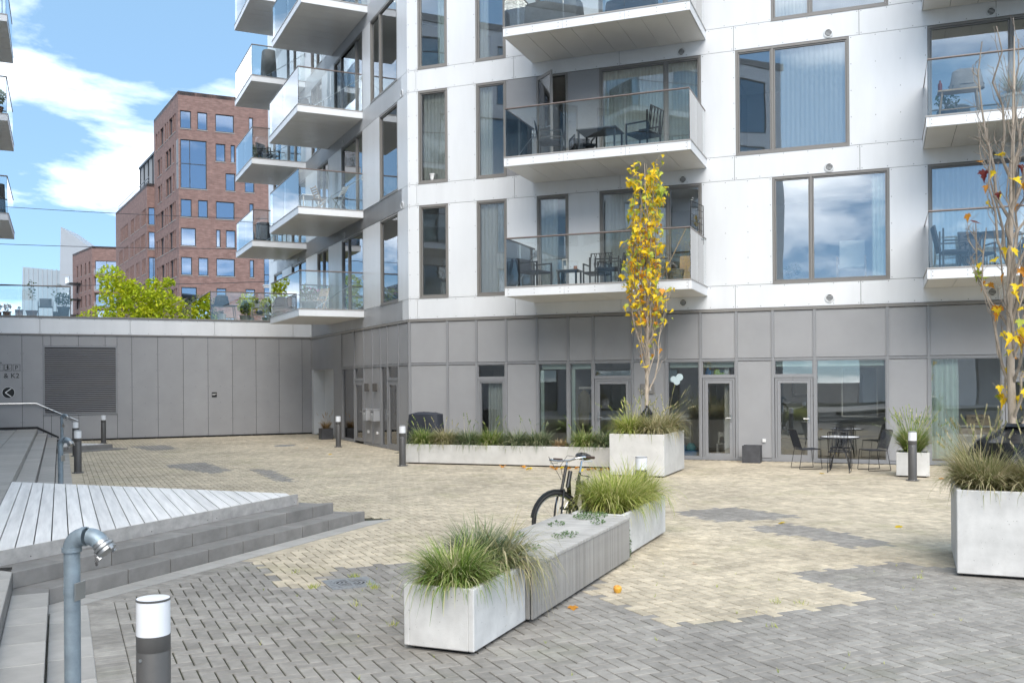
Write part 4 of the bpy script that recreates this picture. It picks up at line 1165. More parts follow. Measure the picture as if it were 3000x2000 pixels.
obj('diffuser', MB().cbox(-.5,.5,-.085,.085,-.06,-.001,.02), 'sign_white', sl_, RZ(12))
obj('hanger', MB().tube([(-.3,0,.16),(-.05,0,.75)], .012, 5).tube([(.3,0,.16),(.05,0,.75)], .012, 5), 'cable', sl_, RZ(12))
# ------------------------------------------------------------------ bollard lights, standpipes
mat('bollard_grey', (.085,.083,.082), .45, var=.12, vscale=6, bump=.08, bscale=120)
mat('lens_and_sky_white', (.78,.80,.84), .3, var=.02)
mat('galv', (.25,.31,.36), .5, metal=.45, var=.22, vscale=9, bump=.12, bscale=60)
mat('alu', (.42,.43,.44), .45, metal=1, var=.1)
def make_bollard():
    t = thing('bollard_light', 'bollard', 'bollard light', group='bollard lights in the courtyard')
    r = .08
    obj('post', MB().lathe([(0,.0),(r,.0),(r,.70),(r*.985,.702),(r*.985,.706),(r,.708),(r,.78),(0,.78)], 28), 'bollard_grey', t)
    obj('lens', MB().lathe([(0,.781),(r*.99,.781),(r*.99,.945),(0,.945)], 28), 'lens_and_sky_white', t)
    obj('cap_rim', MB().lathe([(0,.946),(r*1.01,.946),(r*1.01,.954),(r*.97,.956)], 28), 'bollard_grey', t)
    obj('cap', MB().lathe([(r*.97,.956),(r*.6,.9585),(0,.9595)], 28), 'lens_and_sky_white', t)  # white colour on the cap top stands in for reflected sky
    fl = obj('base_plate', MB().lathe([(0,.001),(.125,.001),(.125,.012),(.09,.018),(.081,.03),(.081,.0)], 28), 'bollard_grey', t)
    for k in range(3): obj('bolt', MB().lathe([(.012,.012),(.012,.026),(0,.026)], 6, T(.105*cos(k*2.1+.4), .105*sin(k*2.1+.4), 0)), 'alu', fl)
    obj('screw', MB().lathe([(0,.004),(.008,.004),(.008,0)], 8, T(-.035,-.0735,.672) @ RX(90)), 'alu', t)
    return t
bo = make_bollard()
BP = [((-1.755,4.68), 'dark bollard light with large white lens beside the nearest standpipe and the slab course'),
      ((-9.75,21.55), 'dark bollard light standing between the timber deck and the stone platform'),
      ((-12.08,26.57), 'dark bollard light half hidden behind another bollard next to the stone platform'),
      ((-13.70,32.2), 'dark bollard light close to the grey wing under the louvre corner'),
      ((-5.35,29.53), 'dark bollard light in front of the recessed passage and its dry potted grass'),
      ((-2.61,22.79), 'dark bollard light at the free end of the long low planter'),
      ((7.80,18.74), 'dark bollard light before the small square planter of tall grass'),
      ((1.75,13.07), 'bollard light with only its white lens showing above the bench planter grass')]
for i, (p, lb) in enumerate(BP):
    o = bo if i == 0 else copy_tree(bo)
    place(o, T(p[0], p[1], 0), lb)
def make_pipe(loc, h, rz, label):
    t = thing('standpipe', label, 'standpipe', loc, R(rz), 'fire standpipes along the steps')
    r = .0435
    obj('pipe', MB().lathe([(0,0),(r,0),(r,h-.12),(0,h-.12)], 20), 'galv', t)
    # elbow: up, over and down
    pts = []; 
    c0 = (.075, h-.12)
    for k in range(8):
        a = pi-k/7*pi/2; pts.append((c0[0]+.075*cos(a), 0, c0[1]+.075*sin(a)))
    obj('elbow', MB().tube(pts, r*1.12, 18), 'galv', t)
    pts2 = []
    for k in range(7):
        a = pi/2-k/6*R(52); pts2.append((.105+.085*cos(a), 0, h-.13+.085*sin(a)))
    obj('elbow', MB().tube(pts2, r*1.1, 18), 'galv', t)
    for q in ((pts[0],(0,0,1)), (pts[-1],(1,0,0))):
        M = Matrix.Translation(q[0]) @ (Vector(q[1]).to_track_quat('Z','Y').to_matrix().to_4x4())
        obj('collar', MB().lathe([(r*1.05,-.012),(r*1.24,-.012),(r*1.24,.012),(r*1.05,.012)], 18, M), 'galv', t)
    e = Vector(pts2[-1]); dr = (Vector(pts2[-1])-Vector(pts2[-2])).normalized()
    M = Matrix.Translation(e) @ dr.to_track_quat('Z','Y').to_matrix().to_4x4()
    cp = obj('coupling', MB().lathe([(0,-.005),(.046,-.005),(.05,.004),(.05,.018),(.046,.022),(.058,.026),(.058,.04),(.05,.044),(.056,.05),(.056,.066),(.045,.07),(0,.07)], 22, M), 'alu', t)
    for k in range(3):
        a = k*2.09
        obj('lug', MB().cbox(-.012,.012,-.008,.012,.052,.082,.003, M @ Matrix.Rotation(a,4,'Z') @ T(.054,0,0)), 'alu', cp)
    ch = MB(); tp = e+Vector((-.01,-.045,.02)); bt = e+dr*.05+Vector((-.02,-.05,-.045))
    n = 16
    for k in range(n):
        u = k/(n-1); p = tp.lerp(bt, u)+Vector((0,0,-.11*4*u*(1-u)*.7))
        ring = [(.007*cos(q*pi/3), .0045*sin(q*pi/3), 0) for q in range(6)]
        ch.tube([tuple(x) for x in ring], .0016, 4, closed=True, M=Matrix.Translation(p) @ Matrix.Rotation(k*pi/2,4,'Z') @ Matrix.Rotation(pi/2,4,'X'))
    obj('chain', ch, 'bollard_grey', cp)
    cl = obj('clamp', MB().lathe([(r*1.0,h-.365),(r*1.06,h-.365),(r*1.06,h-.335),(r*1.0,h-.335)], 20), 'galv', t)
    obj('clamp_plate', MB().cbox(r*1.02, r*1.02+.006, -.05,.05, h-.40, h-.30, .002), 'alu', cl)
make_pipe((-2.48,5.40,0), 1.19, -8, 'blue grey galvanised fire standpipe with chained cap before the deck steps')
make_pipe((-7.62,16.2,0), 1.10, -12, 'grey fire standpipe rising behind the timber deck')
make_pipe((-13.5,28.8,0), 1.10, -12, 'thin grey fire standpipe near the handrail of the grey wing')

# ------------------------------------------------------------------ planters
mat('concrete', (.60,.60,.595), .7, var=.13, vscale=4.5, bump=.12, bscale=90, spec=.3)
mat('concrete_pale', (.62,.615,.60), .7, var=.10, vscale=3, bump=.1, bscale=90, spec=.3)
mat('soil', (.05,.04,.03), .95, var=.4, vscale=20, bump=.5)
mat('pore', (.2,.2,.2), .9)
rp = random.Random(77)
def planter(label, M, x1, y1, h, m='concrete', wall=.05, seams=(), group=None, foot=True):
    t = thing('planter', label, 'planter', M=M)
    z0 = .03
    b = MB(); bv = .008
    b.cbox(0, x1, 0, wall, z0, h, bv); b.cbox(0, x1, y1-wall, y1, z0, h, bv); b.cbox(0, wall, wall-.004, y1-wall+.004, z0, h-.0015, bv); b.cbox(x1-wall, x1, wall-.004, y1-wall+.004, z0, h-.0015, bv)
    b.box(wall, x1-wall, wall, y1-wall, z0+.001, z0+.03)
    b.cur = 1
    for _ in range(int(60*x1*h)):
        x, z = rp.uniform(.03, x1-.03), rp.uniform(z0+.03, h-.02); r = rp.choice((.002,.002,.003,.004))
        b.add([(x+r*cos(q*pi/3), -.0012, z+r*sin(q*pi/3)) for q in range(6)], [(0,1,2,3,4,5)])
    for _ in range(int(60*y1*h)):
        y, z = rp.uniform(.03, y1-.03), rp.uniform(z0+.03, h-.02); r = rp.choice((.002,.002,.003,.004))
        for xx, sg in ((-.0012, 1), (x1+.0012, -1)):
            b.add([(xx, y+sg*-r*cos(q*pi/3), z+r*sin(q*pi/3)) for q in range(6)], [(0,1,2,3,4,5)])
    obj('body', b, [m, 'pore'], t)
    if foot: obj('foot', MB().box(.06, x1-.06, .06, y1-.06, .001, z0-.001), 'core', t)
    obj('soil', MB().box(wall+.001, x1-wall-.001, wall+.001, y1-wall-.001, h-.12, h-.055), 'soil', t)
    for s_ in seams: obj('joint', MB().box(s_-.003, s_+.003, -.0025, .0, z0+.002, h-.002), 'core', t)
    return t
E_ = (sin(R(22.6)), cos(R(22.6)))
BR = Fr(-.289, 6.970, 22.6)           # x along the bench row, y to the left
planter('low pale concrete planter with two arching grass clumps in front of the slatted bench', BR @ T(0, .0, 0), 1.01, .58, .49)
planter('low pale concrete planter with upright yellow green grass behind the slatted bench', BR @ T(4.02, .02, 0), 1.93, .62, .50)
PF = Fr(3.09, 19.59, 112.6)
planter('tall concrete planter holding the yellow leaved young maple', PF @ T(-1.16, 0, 0), 1.16, 1.88, .88, 'concrete_pale')
PR = Fr(4.47, 9.68, 112.6)
planter('tall pale concrete planter holding the bare young tree and black plastic bag', PR, 1.25, 1.56, .87)
PLG = Fr(-2.62, 23.45, 109.6)
planter('long low pale concrete planter with mixed grasses beside the facade', PLG, 5.2, .75, .475, 'concrete_pale', seams=(.37,))
PSQ = Fr(7.76, 19.44, 112.6)
planter('small square white planter with tall green grass beside the bollard', PSQ, .62, .62, .50, 'concrete_pale', foot=True)

# slatted bench between the planters
mat('bench_wood', (.33,.32,.305), .7, var=.25, vscale=3, bump=.25, bscale=25, island=.14, stretch=(4,4,.7), spec=.3)
mat('bench_top', (.42,.41,.395), .65, var=.22, vscale=3, bump=.25, bscale=25, island=.12, stretch=(4,.7,4), spec=.3)
bn = thing('slatted_bench', 'weathered grey slatted timber bench box with weeds growing on top', 'bench', M=BR @ T(1.03, 0, 0))
LB_ = 2.945; W0, W1 = -.055, .735; HB = .49
obj('core_box', MB().box(.06, LB_-.06, W0+.09, W1-.09, .03, HB-.08), 'core', bn)
n = 74; sp = LB_/n
sm_side = MB().cbox(0, sp-.012, 0, .020, .035, HB-.034, .002).mesh('side_slat', 'bench_wood')
sm_top = MB().cbox(0, sp-.011, W0-.006, W1+.006, HB-.03, HB, .002).mesh('top_slat', 'bench_top')
for i in range(n):
    obj('side_slat', sm_side, None, bn, T(i*sp+.006, W0, 0)); obj('side_slat', sm_side, None, bn, T(i*sp+.006, W1-.022, 0))
    obj('top_slat', sm_top, None, bn, T(i*sp+.0055, 0, rp.uniform(-.001,.001)))
sm_end = MB().cbox(0, .022, 0, .036, .035, HB-.034, .002).mesh('end_slat', 'bench_wood')
for i in range(15):
    for x in (-.001, LB_-.021): obj('end_slat', sm_end, None, bn, T(x, W0+.03+i*.049, 0))

# ------------------------------------------------------------------ grasses
def grassmat(name, a, b, c):
    m = mat(name, a, .6, var=.1, spec=.25)
    n = m.node_tree.nodes; l = m.node_tree.links; p = n['Principled BSDF']
    g = n.new('ShaderNodeNewGeometry'); r = n.new('ShaderNodeValToRGB')
    e = r.color_ramp.elements; e[0].color = (*a, 1); e[1].color = (*c, 1); k = e.new(.55); k.color = (*b, 1)
    l.new(g.outputs['Random Per Island'], r.inputs[0])
    l.new(r.outputs[0], p.inputs['Base Color'])
    tr = n.new('ShaderNodeBsdfTranslucent'); l.new(r.outputs[0], tr.inputs[0])
    mx = n.new('ShaderNodeMixShader'); mx.inputs[0].default_value = .3
    l.new(p.outputs[0], mx.inputs[1]); l.new(tr.outputs[0], mx.inputs[2]); l.new(mx.outputs[0], n['Material Output'].inputs[0])
grassmat('grass_fresh', (.10,.20,.04), (.27,.36,.08), (.66,.60,.36))
grassmat('grass_blue', (.09,.15,.07), (.22,.28,.14), (.50,.48,.33))
grassmat('grass_yellow', (.20,.30,.05), (.46,.50,.12), (.72,.65,.34))
grassmat('grass_straw', (.17,.22,.07), (.42,.38,.20), (.66,.57,.38))
grassmat('grass_dry', (.30,.20,.10), (.45,.32,.18), (.60,.48,.30))
def grass(label, loc, rx, ry, n, h, m, lean=.5, droop=.6, wd=.0045, plumes=0, rz=0, group='ornamental grass clumps in the planters', upright=0.0, seed=1, bias=(0, 0)):
    r = random.Random(seed*13+5)
    mb = MB(); nseg = 5
    for i in range(n+plumes):
        pl_ = i >= n
        a = r.uniform(0, 2*pi); q = math.sqrt(r.random())
        bx, by = rx*q*cos(a), ry*q*sin(a)
        da = a+r.gauss(0, 1.0); L_ = h*r.choice((r.uniform(.3,.7), r.uniform(.65,1.0), r.uniform(.8,1.2))); ln = (lean*(.3+q*.7)*r.uniform(.35,1.35)+abs(r.gauss(0, .22)))*(1-upright*.6)
        if pl_: L_ = h*r.uniform(1.2, 1.75); ln *= .55
        dx, dy = cos(da)+bias[0], sin(da)+bias[1]
        dl = math.hypot(dx, dy) or 1; dx /= dl; dy /= dl
        w0 = wd*r.uniform(.7, 1.3)*(.6 if pl_ else 1)
        tw = r.uniform(-.6, .6); px, py = -dy*cos(tw)+dx*sin(tw)*.3, dx*cos(tw)+dy*sin(tw)*.3
        V = []; dp = droop*r.uniform(.1, 1.6)*(0.4 if pl_ else 1)
        ks = [k/nseg for k in range(nseg+1)]
        x_, y_, z_ = bx*.55, by*.55, 0.0
        ang = R(8)+ln*R(38); 
        for k, u in enumerate(ks):
            ww = w0*(1-u**2.2)+.0006
            V.append((x_+px*ww, y_+py*ww, z_)); V.append((x_-px*ww, y_-py*ww, z_))
            st_ = L_/nseg
            x_ += dx*sin(ang)*st_; y_ += dy*sin(ang)*st_; z_ += cos(ang)*st_
            ang = min(ang+(R(24)+dp*R(62))*ln*(.4+u)*.6, R(165)); dx2 = r.gauss(0,.05); dx, dy = dx-dy*dx2, dy+dx*dx2
        F = [(2*k, 2*k+1, 2*k+3, 2*k+2) for k in range(nseg)]
        mb.add(V, F, None, True)
        if pl_:
            tx, ty, tz = V[-1]; 
            for s_ in range(5):
                f_ = s_/5; k0 = Vector(V[-3]).lerp(Vector(V[-1]), f_); 
                mb.add([tuple(k0), tuple(k0+Vector((px*.012+dx*.01, py*.012, .035))), tuple(k0+Vector((dx*.004, dy*.004, .05))), tuple(k0+Vector((-px*.012, -py*.012, .03)))], [(0,1,2,3)])
    return obj('grass_clump', mb, m, None, T(*loc) @ RZ(rz), label=label, cat='grass', group=group)
def at(Fm, x, y, z): v = Fm @ Vector((x, y, z)); return (v.x, v.y, v.z)
grass('bright green arching grass clump at the front end of the low planter before the bench', at(BR,.25,.28,.44), .25, .25, 2100, .42, 'grass_fresh', .8, .7, .0042, seed=1)
grass('dark blue green arching grass clump in the low planter touching the slatted bench', at(BR,.88,.36,.44), .22, .24, 1900, .46, 'grass_blue', .75, .65, .0042, seed=2, bias=(.2,.1))
grass('straw tipped grass trailing from the low planter over the bench end', at(BR,.93,.18,.44), .14, .14, 420, .66, 'grass_straw', 1.1, 1.0, seed=22, bias=(.6,-.4))
grass('tall yellow green grass clump filling the planter behind the slatted bench', at(BR,4.55,.32,.44), .42, .28, 2100, .62, 'grass_yellow', .78, .7, seed=3, upright=.1)
grass('yellow green grass clump at the far end of the planter behind the bench', at(BR,5.35,.32,.44), .44, .28, 1900, .60, 'grass_yellow', .8, .7, seed=4, upright=.1)
lp = [(.35,'grass_fresh','fresh green grass clump at the bollard end of the long planter'),(.95,'grass_straw','pale straw grass clump in the long planter before the covered grill'),(1.55,'grass_blue','blue green grass clump in the long planter directly before the covered grill'),
      (2.15,'grass_fresh','green grass clump in the long planter below the curtained narrow window'),(2.75,'grass_blue','drooping grey green grass clump in the middle of the long planter'),(3.3,'grass_blue','grey green grass clump in the long planter under the grey panel'),(4.45,'grass_fresh','green grass clump in the long planter under the dark shop window'),(4.95,'grass_blue','dark green grass clump in the long planter next to the tall tree planter')]
for i, (x, m, lb) in enumerate(lp):
    grass(lb, at(PLG,x,.34,.42), .33, .28, 1200, .52, m, .75, .7, .0075, plumes=7, seed=30+i)
grass('dry brown low grass clump in the long planter', at(PLG,3.85,.32,.42), .28, .2, 500, .28, 'grass_dry', .9, .9, .010, seed=41)
grass('straw coloured arching grass clump on the facade side of the maple planter', at(PF,-.75,1.15,.82), .3, .3, 1200, .6, 'grass_straw', .75, .7, .0075, plumes=18, seed=51)
grass('yellow green arching grass clump at the left front of the maple planter', at(PF,-.85,.45,.82), .27, .35, 1400, .56, 'grass_yellow', .75, .7, .0075, plumes=12, seed=52)
grass('green straw grass clump at the right front of the maple planter', at(PF,-.33,.45,.82), .27, .35, 1400, .56, 'grass_straw', .8, .7, .0075, plumes=14, seed=53)
grass('long straw grass clump spilling over the open end of the maple planter', at(PF,-.30,1.35,.82), .27, .35, 1200, .66, 'grass_straw', .85, .7, .0075, plumes=24, seed=54, bias=(.5,0))
grass('thick pale straw grass clump at the corner of the bare tree planter', at(PR,.28,.42,.81), .30, .40, 2600, .50, 'grass_straw', .7, .5, .005, plumes=22, seed=61)
grass('green based straw grass clump along the front of the bare tree planter', at(PR,.82,.35,.81), .36, .30, 2600, .46, 'grass_straw', .7, .5, .005, plumes=14, seed=62)
grass('pale grass clump behind the black bag in the bare tree planter', at(PR,.32,1.1,.81), .30, .40, 2000, .6, 'grass_straw', .75, .55, .005, plumes=30, seed=63)
grass('grass clump on the far side of the bare tree planter', at(PR,.95,1.1,.81), .25, .36, 900, .46, 'grass_fresh', .85, .7, .0042, plumes=10, seed=64)
grass('tall green grass with feathery plumes in the small square planter', at(PSQ,.31,.31,.45), .22, .22, 1500, .62, 'grass_fresh', .6, .5, .0075, plumes=90, seed=71, upright=.2)

# weeds on the bench, at joints, ivy on the planter
leafmat('weed_green', (.20,.30,.13), (.11,.19,.08), .35)
def weeds(name, label, M, n, rx, ry, h, m='weed_green', size=.014, cat='weeds', seed=1, parent=None):
    r = random.Random(seed); mb = MB()
    for _ in range(n):
        a = r.uniform(0, 6.28); q = math.sqrt(r.random()); p = Vector((rx*q*cos(a), ry*q*sin(a), r.uniform(0, h)*(1-q*.6)))
        s = size*r.uniform(.6, 1.4)
        Mx = Matrix.Translation(p) @ Matrix.Rotation(r.uniform(0, 6.28), 4, 'Z') @ Matrix.Rotation(r.uniform(-.9, .9), 4, 'X')
        mb.add([(0,-s,0),(s*.6,0,.2*s),(0,s,0),(-s*.6,0,.2*s)], [(0,1,2,3)], Mx)
    return obj(name, mb, m, None, M, label=label, cat=cat, group='weeds on the bench')
for i, (x, y, rx, n, lb) in enumerate(((1.45,.18,.2,120,'low green weed patch in the middle of the bench near its open side'),(2.1,.5,.14,60,'small green weed tuft at the bicycle side of the bench'),(2.35,.12,.13,45,'tiny weed tuft near the open edge of the bench top'),(.62,.25,.2,110,'green weed patch on the bench beside the arching grass'),(1.25,.62,.16,90,'weed patch on the bench edge beside the bicycle'),(2.80,.35,.3,300,'dense creeping weeds where the bench meets the rear planter'))):
    weeds('weed_patch', lb, BR @ T(1.03+x, y, HB+.003), n, rx, rx*.6, .05, seed=90+i)
weeds('ivy', 'trailing ivy hanging down at the joint of bench and rear planter', BR @ T(4.0, -.035, .04), 260, .03, .03, .46, size=.012, cat='ivy', seed=99)
mb = MB(); rr_ = random.Random(8)
for _ in range(420):
    y = rr_.uniform(0, .55); z = -abs(rr_.gauss(0, .12)); s = .012*rr_.uniform(.6, 1.3)
    mb.add([(0,-s,0),(s*.6,0,.2*s),(0,s,0),(-s*.6,0,.2*s)], [(0,1,2,3)], T(rr_.uniform(.0,.06), y, z) @ Matrix.Rotation(rr_.uniform(0,6.28),4,'Z') @ Matrix.Rotation(rr_.uniform(-1.2,1.2),4,'X'))
obj('ivy', mb, 'leaf_olive', None, BR @ T(5.93, .02, .52), label='brown green creeper hanging over the far end of the rear bench planter', cat='ivy')
mb = MB(); rg = random.Random(4)
for _ in range(70):
    x, y = rg.uniform(-2.6, 4.5), rg.uniform(5.2, 10.5)
    if BR.inverted() @ Vector((x, y, 0)) and -.1 < (BR.inverted() @ Vector((x, y, 0))).y < .8 and -.1 < (BR.inverted() @ Vector((x, y, 0))).x < 6: continue
    for k in range(rg.randint(3, 8)):
        a = rg.uniform(0, 6.28); L_ = rg.uniform(.012, .04); mb.add([(x-.002,y,-.004),(x+.002,y,-.004),(x+cos(a)*L_*.6, y+sin(a)*L_*.6, L_)], [(0,1,2)])
for (x, y, n) in ((-1.95,9.35,40),(-1.62,9.86,30),(-1.35,9.32,40),(-1.42,9.45,20),(2.1,7.75,10),(2.55,8.55,14),(2.35,8.6,12),(4.05,9.6,20),(-1.0,7.9,18),(-2.3,10.1,12),(-1.4,8.6,12)):
    for k in range(n):
        a = rg.uniform(0, 6.28); L_ = rg.uniform(.02, .07); px, py = x+rg.gauss(0,.025), y+rg.gauss(0,.025)
        mb.add([(px-.003,py,-.004),(px+.003,py,-.004),(px+cos(a)*L_*.7, py+sin(a)*L_*.7, L_*.9)], [(0,1,2)])
obj('joint_weeds', mb, 'grass_yellow', label='tiny grass blades growing in the paving joints', cat='weeds', kind='stuff')

# ------------------------------------------------------------------ maples
def maple_mesh(name, m, curl=0.0, asym=0.0):
    half = [(0,-.02),(.10,-.10),(.30,-.16),(.26,.02),(.50,.12),(.40,.20),(.52,.42),(.34,.38),(.20,.44),(.24,.62),(.12,.66),(0,1.0)]
    pts = half+[(-x,y) for x, y in half[-2:0:-1]]
    V = [(x*(1+asym*y), y-asym*abs(x)*.4, (.10+curl*.9)*abs(x)+.05*y*y-.12*y-curl*.9*y*y) for x, y in pts]+[(0,.28,-.07*curl)]
    n = len(pts); F = [(i, (i+1) % n, n) for i in range(n)]
    V += [(-.012,-.02,0),(.012,-.02,0),(.006,-.5,-.05)]; F.append((n+1,n+2,n+3))
    return MB().add(V, F).mesh(name, m)
LEAF = {k: maple_mesh('leaf', k) for k in ('leaf_yellow','leaf_mixed','leaf_orange','leaf_red')}
LEAFV = {k: [LEAF[k], maple_mesh('leaf', k, .5, .25), maple_mesh('leaf', k, -.4, -.2), maple_mesh('leaf', k, .9, .1)] for k in LEAF}
def put_leaf(parent, p, size, m, r, hang=.9, M0=None):
    M = Matrix.Translation(p) @ Matrix.Rotation(r.uniform(0, 6.28), 4, 'Z') @ Matrix.Rotation(r.uniform(-1.5, -.2)*hang, 4, 'X') @ Matrix.Rotation(r.uniform(-.6,.6), 4, 'Y') @ Matrix.Diagonal((size, size, size, 1))
    return obj('leaf', r.choice(LEAFV[m]), None, parent, M if M0 is None else M0 @ M)
def branch_path(r, z0, a, out, top, wig=.03):
    pts = [Vector((0,0,z0))]; n = 6
    for k in range(1, n+1):
        u = k/n; rad = out*(1-(1-u)**2.2)
        pts.append(Vector((cos(a)*rad+r.gauss(0, wig), sin(a)*rad+r.gauss(0, wig), z0+(top-z0)*u**1.05)))
    return pts
def maple(label, M, h, z_first, nbr, spread, rtrunk, leaf_fn, nl, seed, twigs=6, lsize=.11, barkm='bark_pale', upper_out=1.0, more=0):
    r = random.Random(seed)
    t = thing('maple_tree', label, 'tree', M=M)
    tk = MB(); pts = []; rs = []
    for k in range(10):
        u = k/9; pts.append((.03*sin(u*5+seed), .03*cos(u*4), h*u*.97)); rs.append(rtrunk*(1-u)**.8+.006)
    tk.tube(pts, rs, 10); obj('trunk', tk, barkm, t)
    tips = []
    for b in range(nbr):
        z0 = z_first+(h*.72-z_first)*(b/nbr)**1.1; a = b*2.4+r.uniform(-.4,.4)
        u = (z0-z_first)/(h-z_first); out_ = spread*(1.0-.45*u)*r.uniform(.6,1.1)
        top = min(h*.98, z0+h*r.uniform(.22,.42))
        p = branch_path(r, z0, a, out_, top)
        bm_ = MB(); bm_.tube(p, [rtrunk*.34*(1-k/7)+.0035 for k in range(7)], 6)
        for q in range(twigs):
            i = r.randint(1, 5); s = p[i].lerp(p[i+1], r.random()); aa = a+r.uniform(-1.4,1.4); L_ = r.uniform(.12,.42)
            e = s+Vector((cos(aa)*L_*.35, sin(aa)*L_*.35, L_*.9)); mid = s.lerp(e,.5)+Vector((cos(aa)*.03, sin(aa)*.03, 0))
            bm_.tube([s, mid, e], [.005,.0038,.002], 4, caps=False)
            tips += [s, mid, e]
            for _ in range(2):
                s2 = mid.lerp(e, r.random()); e2 = s2+Vector((r.gauss(0,.06), r.gauss(0,.06), r.uniform(.03,.14))); bm_.tube([s2, e2], [.003,.0015], 4, caps=False); tips.append(e2)
        obj('branch', bm_, barkm if b < 4 else 'bark', t)
        tips += p[1:]
    for _ in range(nl):
        for tr_ in range(30):
            p = r.choice(tips); m = leaf_fn(p, r)
            if m: break
        if not m: continue
        q = p+Vector((r.gauss(0,.05), r.gauss(0,.05), r.gauss(0,.03)))
        put_leaf(t, q, lsize*r.uniform(.7,1.25), m, r)
    if more:
        for m in ('leaf_yellow', 'leaf_mixed', 'leaf_orange'):
            mb = MB(); shp = [([v.co.copy() for v in src.vertices], [tuple(f.vertices) for f in src.polygons]) for src in LEAFV[m]]
            for _ in range(more):
                p = r.choice(tips)
                if leaf_fn(p, r) != m: continue
                s = lsize*r.uniform(.4, .95); q = p+Vector((r.gauss(0,.06), r.gauss(0,.06), r.gauss(0,.04)))
                M_l = Matrix.Translation(q) @ Matrix.Rotation(r.uniform(0, 6.28), 4, 'Z') @ Matrix.Rotation(r.uniform(-1.5, -.2), 4, 'X') @ Matrix.Rotation(r.uniform(-.6,.6), 4, 'Y') @ Matrix.Diagonal((s, s, s, 1))
                mb.add(*r.choice(shp), M_l)
            obj('leaves', mb, m, t, kind='stuff')
    return t
def lf1(p, r):
    z = p.z
    if z < 1.3: return None if r.random() < .88 else 'leaf_yellow'
    if z < 2.4 and r.random() < .72: return None
    if z < 3.4 and r.random() < .35: return None
    if z > 4.6: return r.choice(('leaf_mixed','leaf_mixed','leaf_yellow','leaf_yellow','leaf_yellow'))
    return r.choice(('leaf_yellow','leaf_yellow','leaf_yellow','leaf_yellow','leaf_yellow','leaf_orange','leaf_mixed','leaf_mixed'))
maple('slim upright young maple with yellow autumn leaves before the balconies', PF @ T(-.60, .98, .80), 6.05, .9, 30, .42, .042, lf1, 300, 5, twigs=9, lsize=.135, more=900)
def lf2(p, r):
    z = p.z
    if z > 4.2: return None if r.random() < .985 else 'leaf_red'
    if 2.7 < z < 3.6: return r.choice(('leaf_red','leaf_orange','leaf_yellow',None,None,None))
    if z <= 2.7: return r.choice(('leaf_yellow','leaf_yellow','leaf_yellow','leaf_mixed','leaf_orange'))
    return None
maple('nearly bare upright young tree with few yellow leaves in the tall planter', PR @ T(.60, .95, .80), 5.0, .55, 22, .40, .042, lf2, 110, 9, twigs=9, lsize=.105)
# black bags at the tree feet
mat('black_plastic', (.012,.013,.016), .28, var=.2, bump=.9, bscale=9, spec=.6)
def plastic_bag(label, loc, r0, h, seed):
    r = random.Random(seed); n = 30; rows = 9; V = []; F = []
    for k in range(rows):
        u = k/(rows-1); rad = r0*(1-.25*u)*(1 if u < .75 else 1-(u-.75)*3.2)
        for i in range(n):
            a = 2*pi*i/n; q = 1+.10*sin(a*5+k*.6+seed)+.08*sin(a*9-k)+r.uniform(-.05,.05)
            V.append((rad*q*cos(a), rad*q*sin(a), h*u+r.uniform(-.012,.012)))
    for k in range(rows-1):
        for i in range(n):
            j = (i+1) % n; F.append((k*n+i, k*n+j, (k+1)*n+j, (k+1)*n+i))
    F.append(list(range((rows-1)*n, rows*n)))
    t = thing('plastic_bag', label, 'bag', loc)
    obj('bag', MB().add(V, F, None, True), 'black_plastic', t)
    obj('tie', MB().lathe([(r0*.2,h*.96),(r0*.3,h*1.0),(r0*.22,h*1.05)], 12), 'black_plastic', t)
plastic_bag('small black plastic bag tied round the yellow maple trunk', at(PF,-.60,.98,.825), .14, .60, 3)
plastic_bag('large glossy black plastic bag wrapped round the bare tree foot', at(PR,.62,.93,.815), .47, .66, 4)
# fallen leaves and an apple
rl2 = random.Random(15)
FLV = [(2.0,21.4,'leaf_orange'),(1.7,21.55,'leaf_orange'),(1.4,21.6,'leaf_orange'),(1.1,21.75,'leaf_yellow'),(.8,21.8,'leaf_orange'),(1.9,21.2,'leaf_orange'),(1.5,21.3,'leaf_yellow'),(.2,22.0,'leaf_orange'),(-.3,22.2,'leaf_orange'),(.5,21.6,'leaf_yellow'),(1.25,21.5,'leaf_orange'),(1.65,21.4,'leaf_orange'),(.95,21.55,'leaf_orange')]
for i, (x, y, m) in enumerate(FLV):
    obj('fallen_leaf', LEAFV[m][1], None, None, T(x+rl2.uniform(-.1,.1), y+rl2.uniform(-.1,.1), .02) @ RZ(rl2.uniform(0,360)) @ RX(rl2.uniform(-12,12)) @ Matrix.Diagonal((.16,.16,.16,1)), label='fallen yellow maple leaf on the paving along the long planter foot' if m == 'leaf_yellow' else 'fallen rusty orange maple leaf on the paving along the long planter foot', cat='leaf', group='fallen yellow leaves along the long planter' if m == 'leaf_yellow' else 'fallen orange leaves along the long planter')
for (x, y, s, m, lb) in ((.52,8.45,.10,'leaf_orange','curled brown leaf on the paving at the bench foot'),(3.75,13.3,.13,'leaf_yellow','yellow leaf lying near the grey paver islands'),(6.5,20.2,.12,'leaf_yellow','yellow leaf on the paving before the round table'),(-5.0,26.5,.15,'leaf_yellow','yellow leaf on the paving before the bollard at the passage'),(-6.2,29.0,.14,'leaf_orange','orange leaf on the paving before the recessed passage'),(8.5,19.0,.13,'leaf_orange','orange leaf beside the small square planter'),(1.95,10.4,.06,'leaf_orange','tiny brown leaf on the yellow pavers beside the rear bench planter'),(5.2,12.9,.12,'leaf_yellow','yellow leaf on the pavers behind the bare tree planter')):
    obj('fallen_leaf', LEAF[m], None, None, T(x, y, .016) @ RZ(rl2.uniform(0,360)) @ RX(-8) @ Matrix.Diagonal((s,s,s,1)), label=lb, cat='leaf')
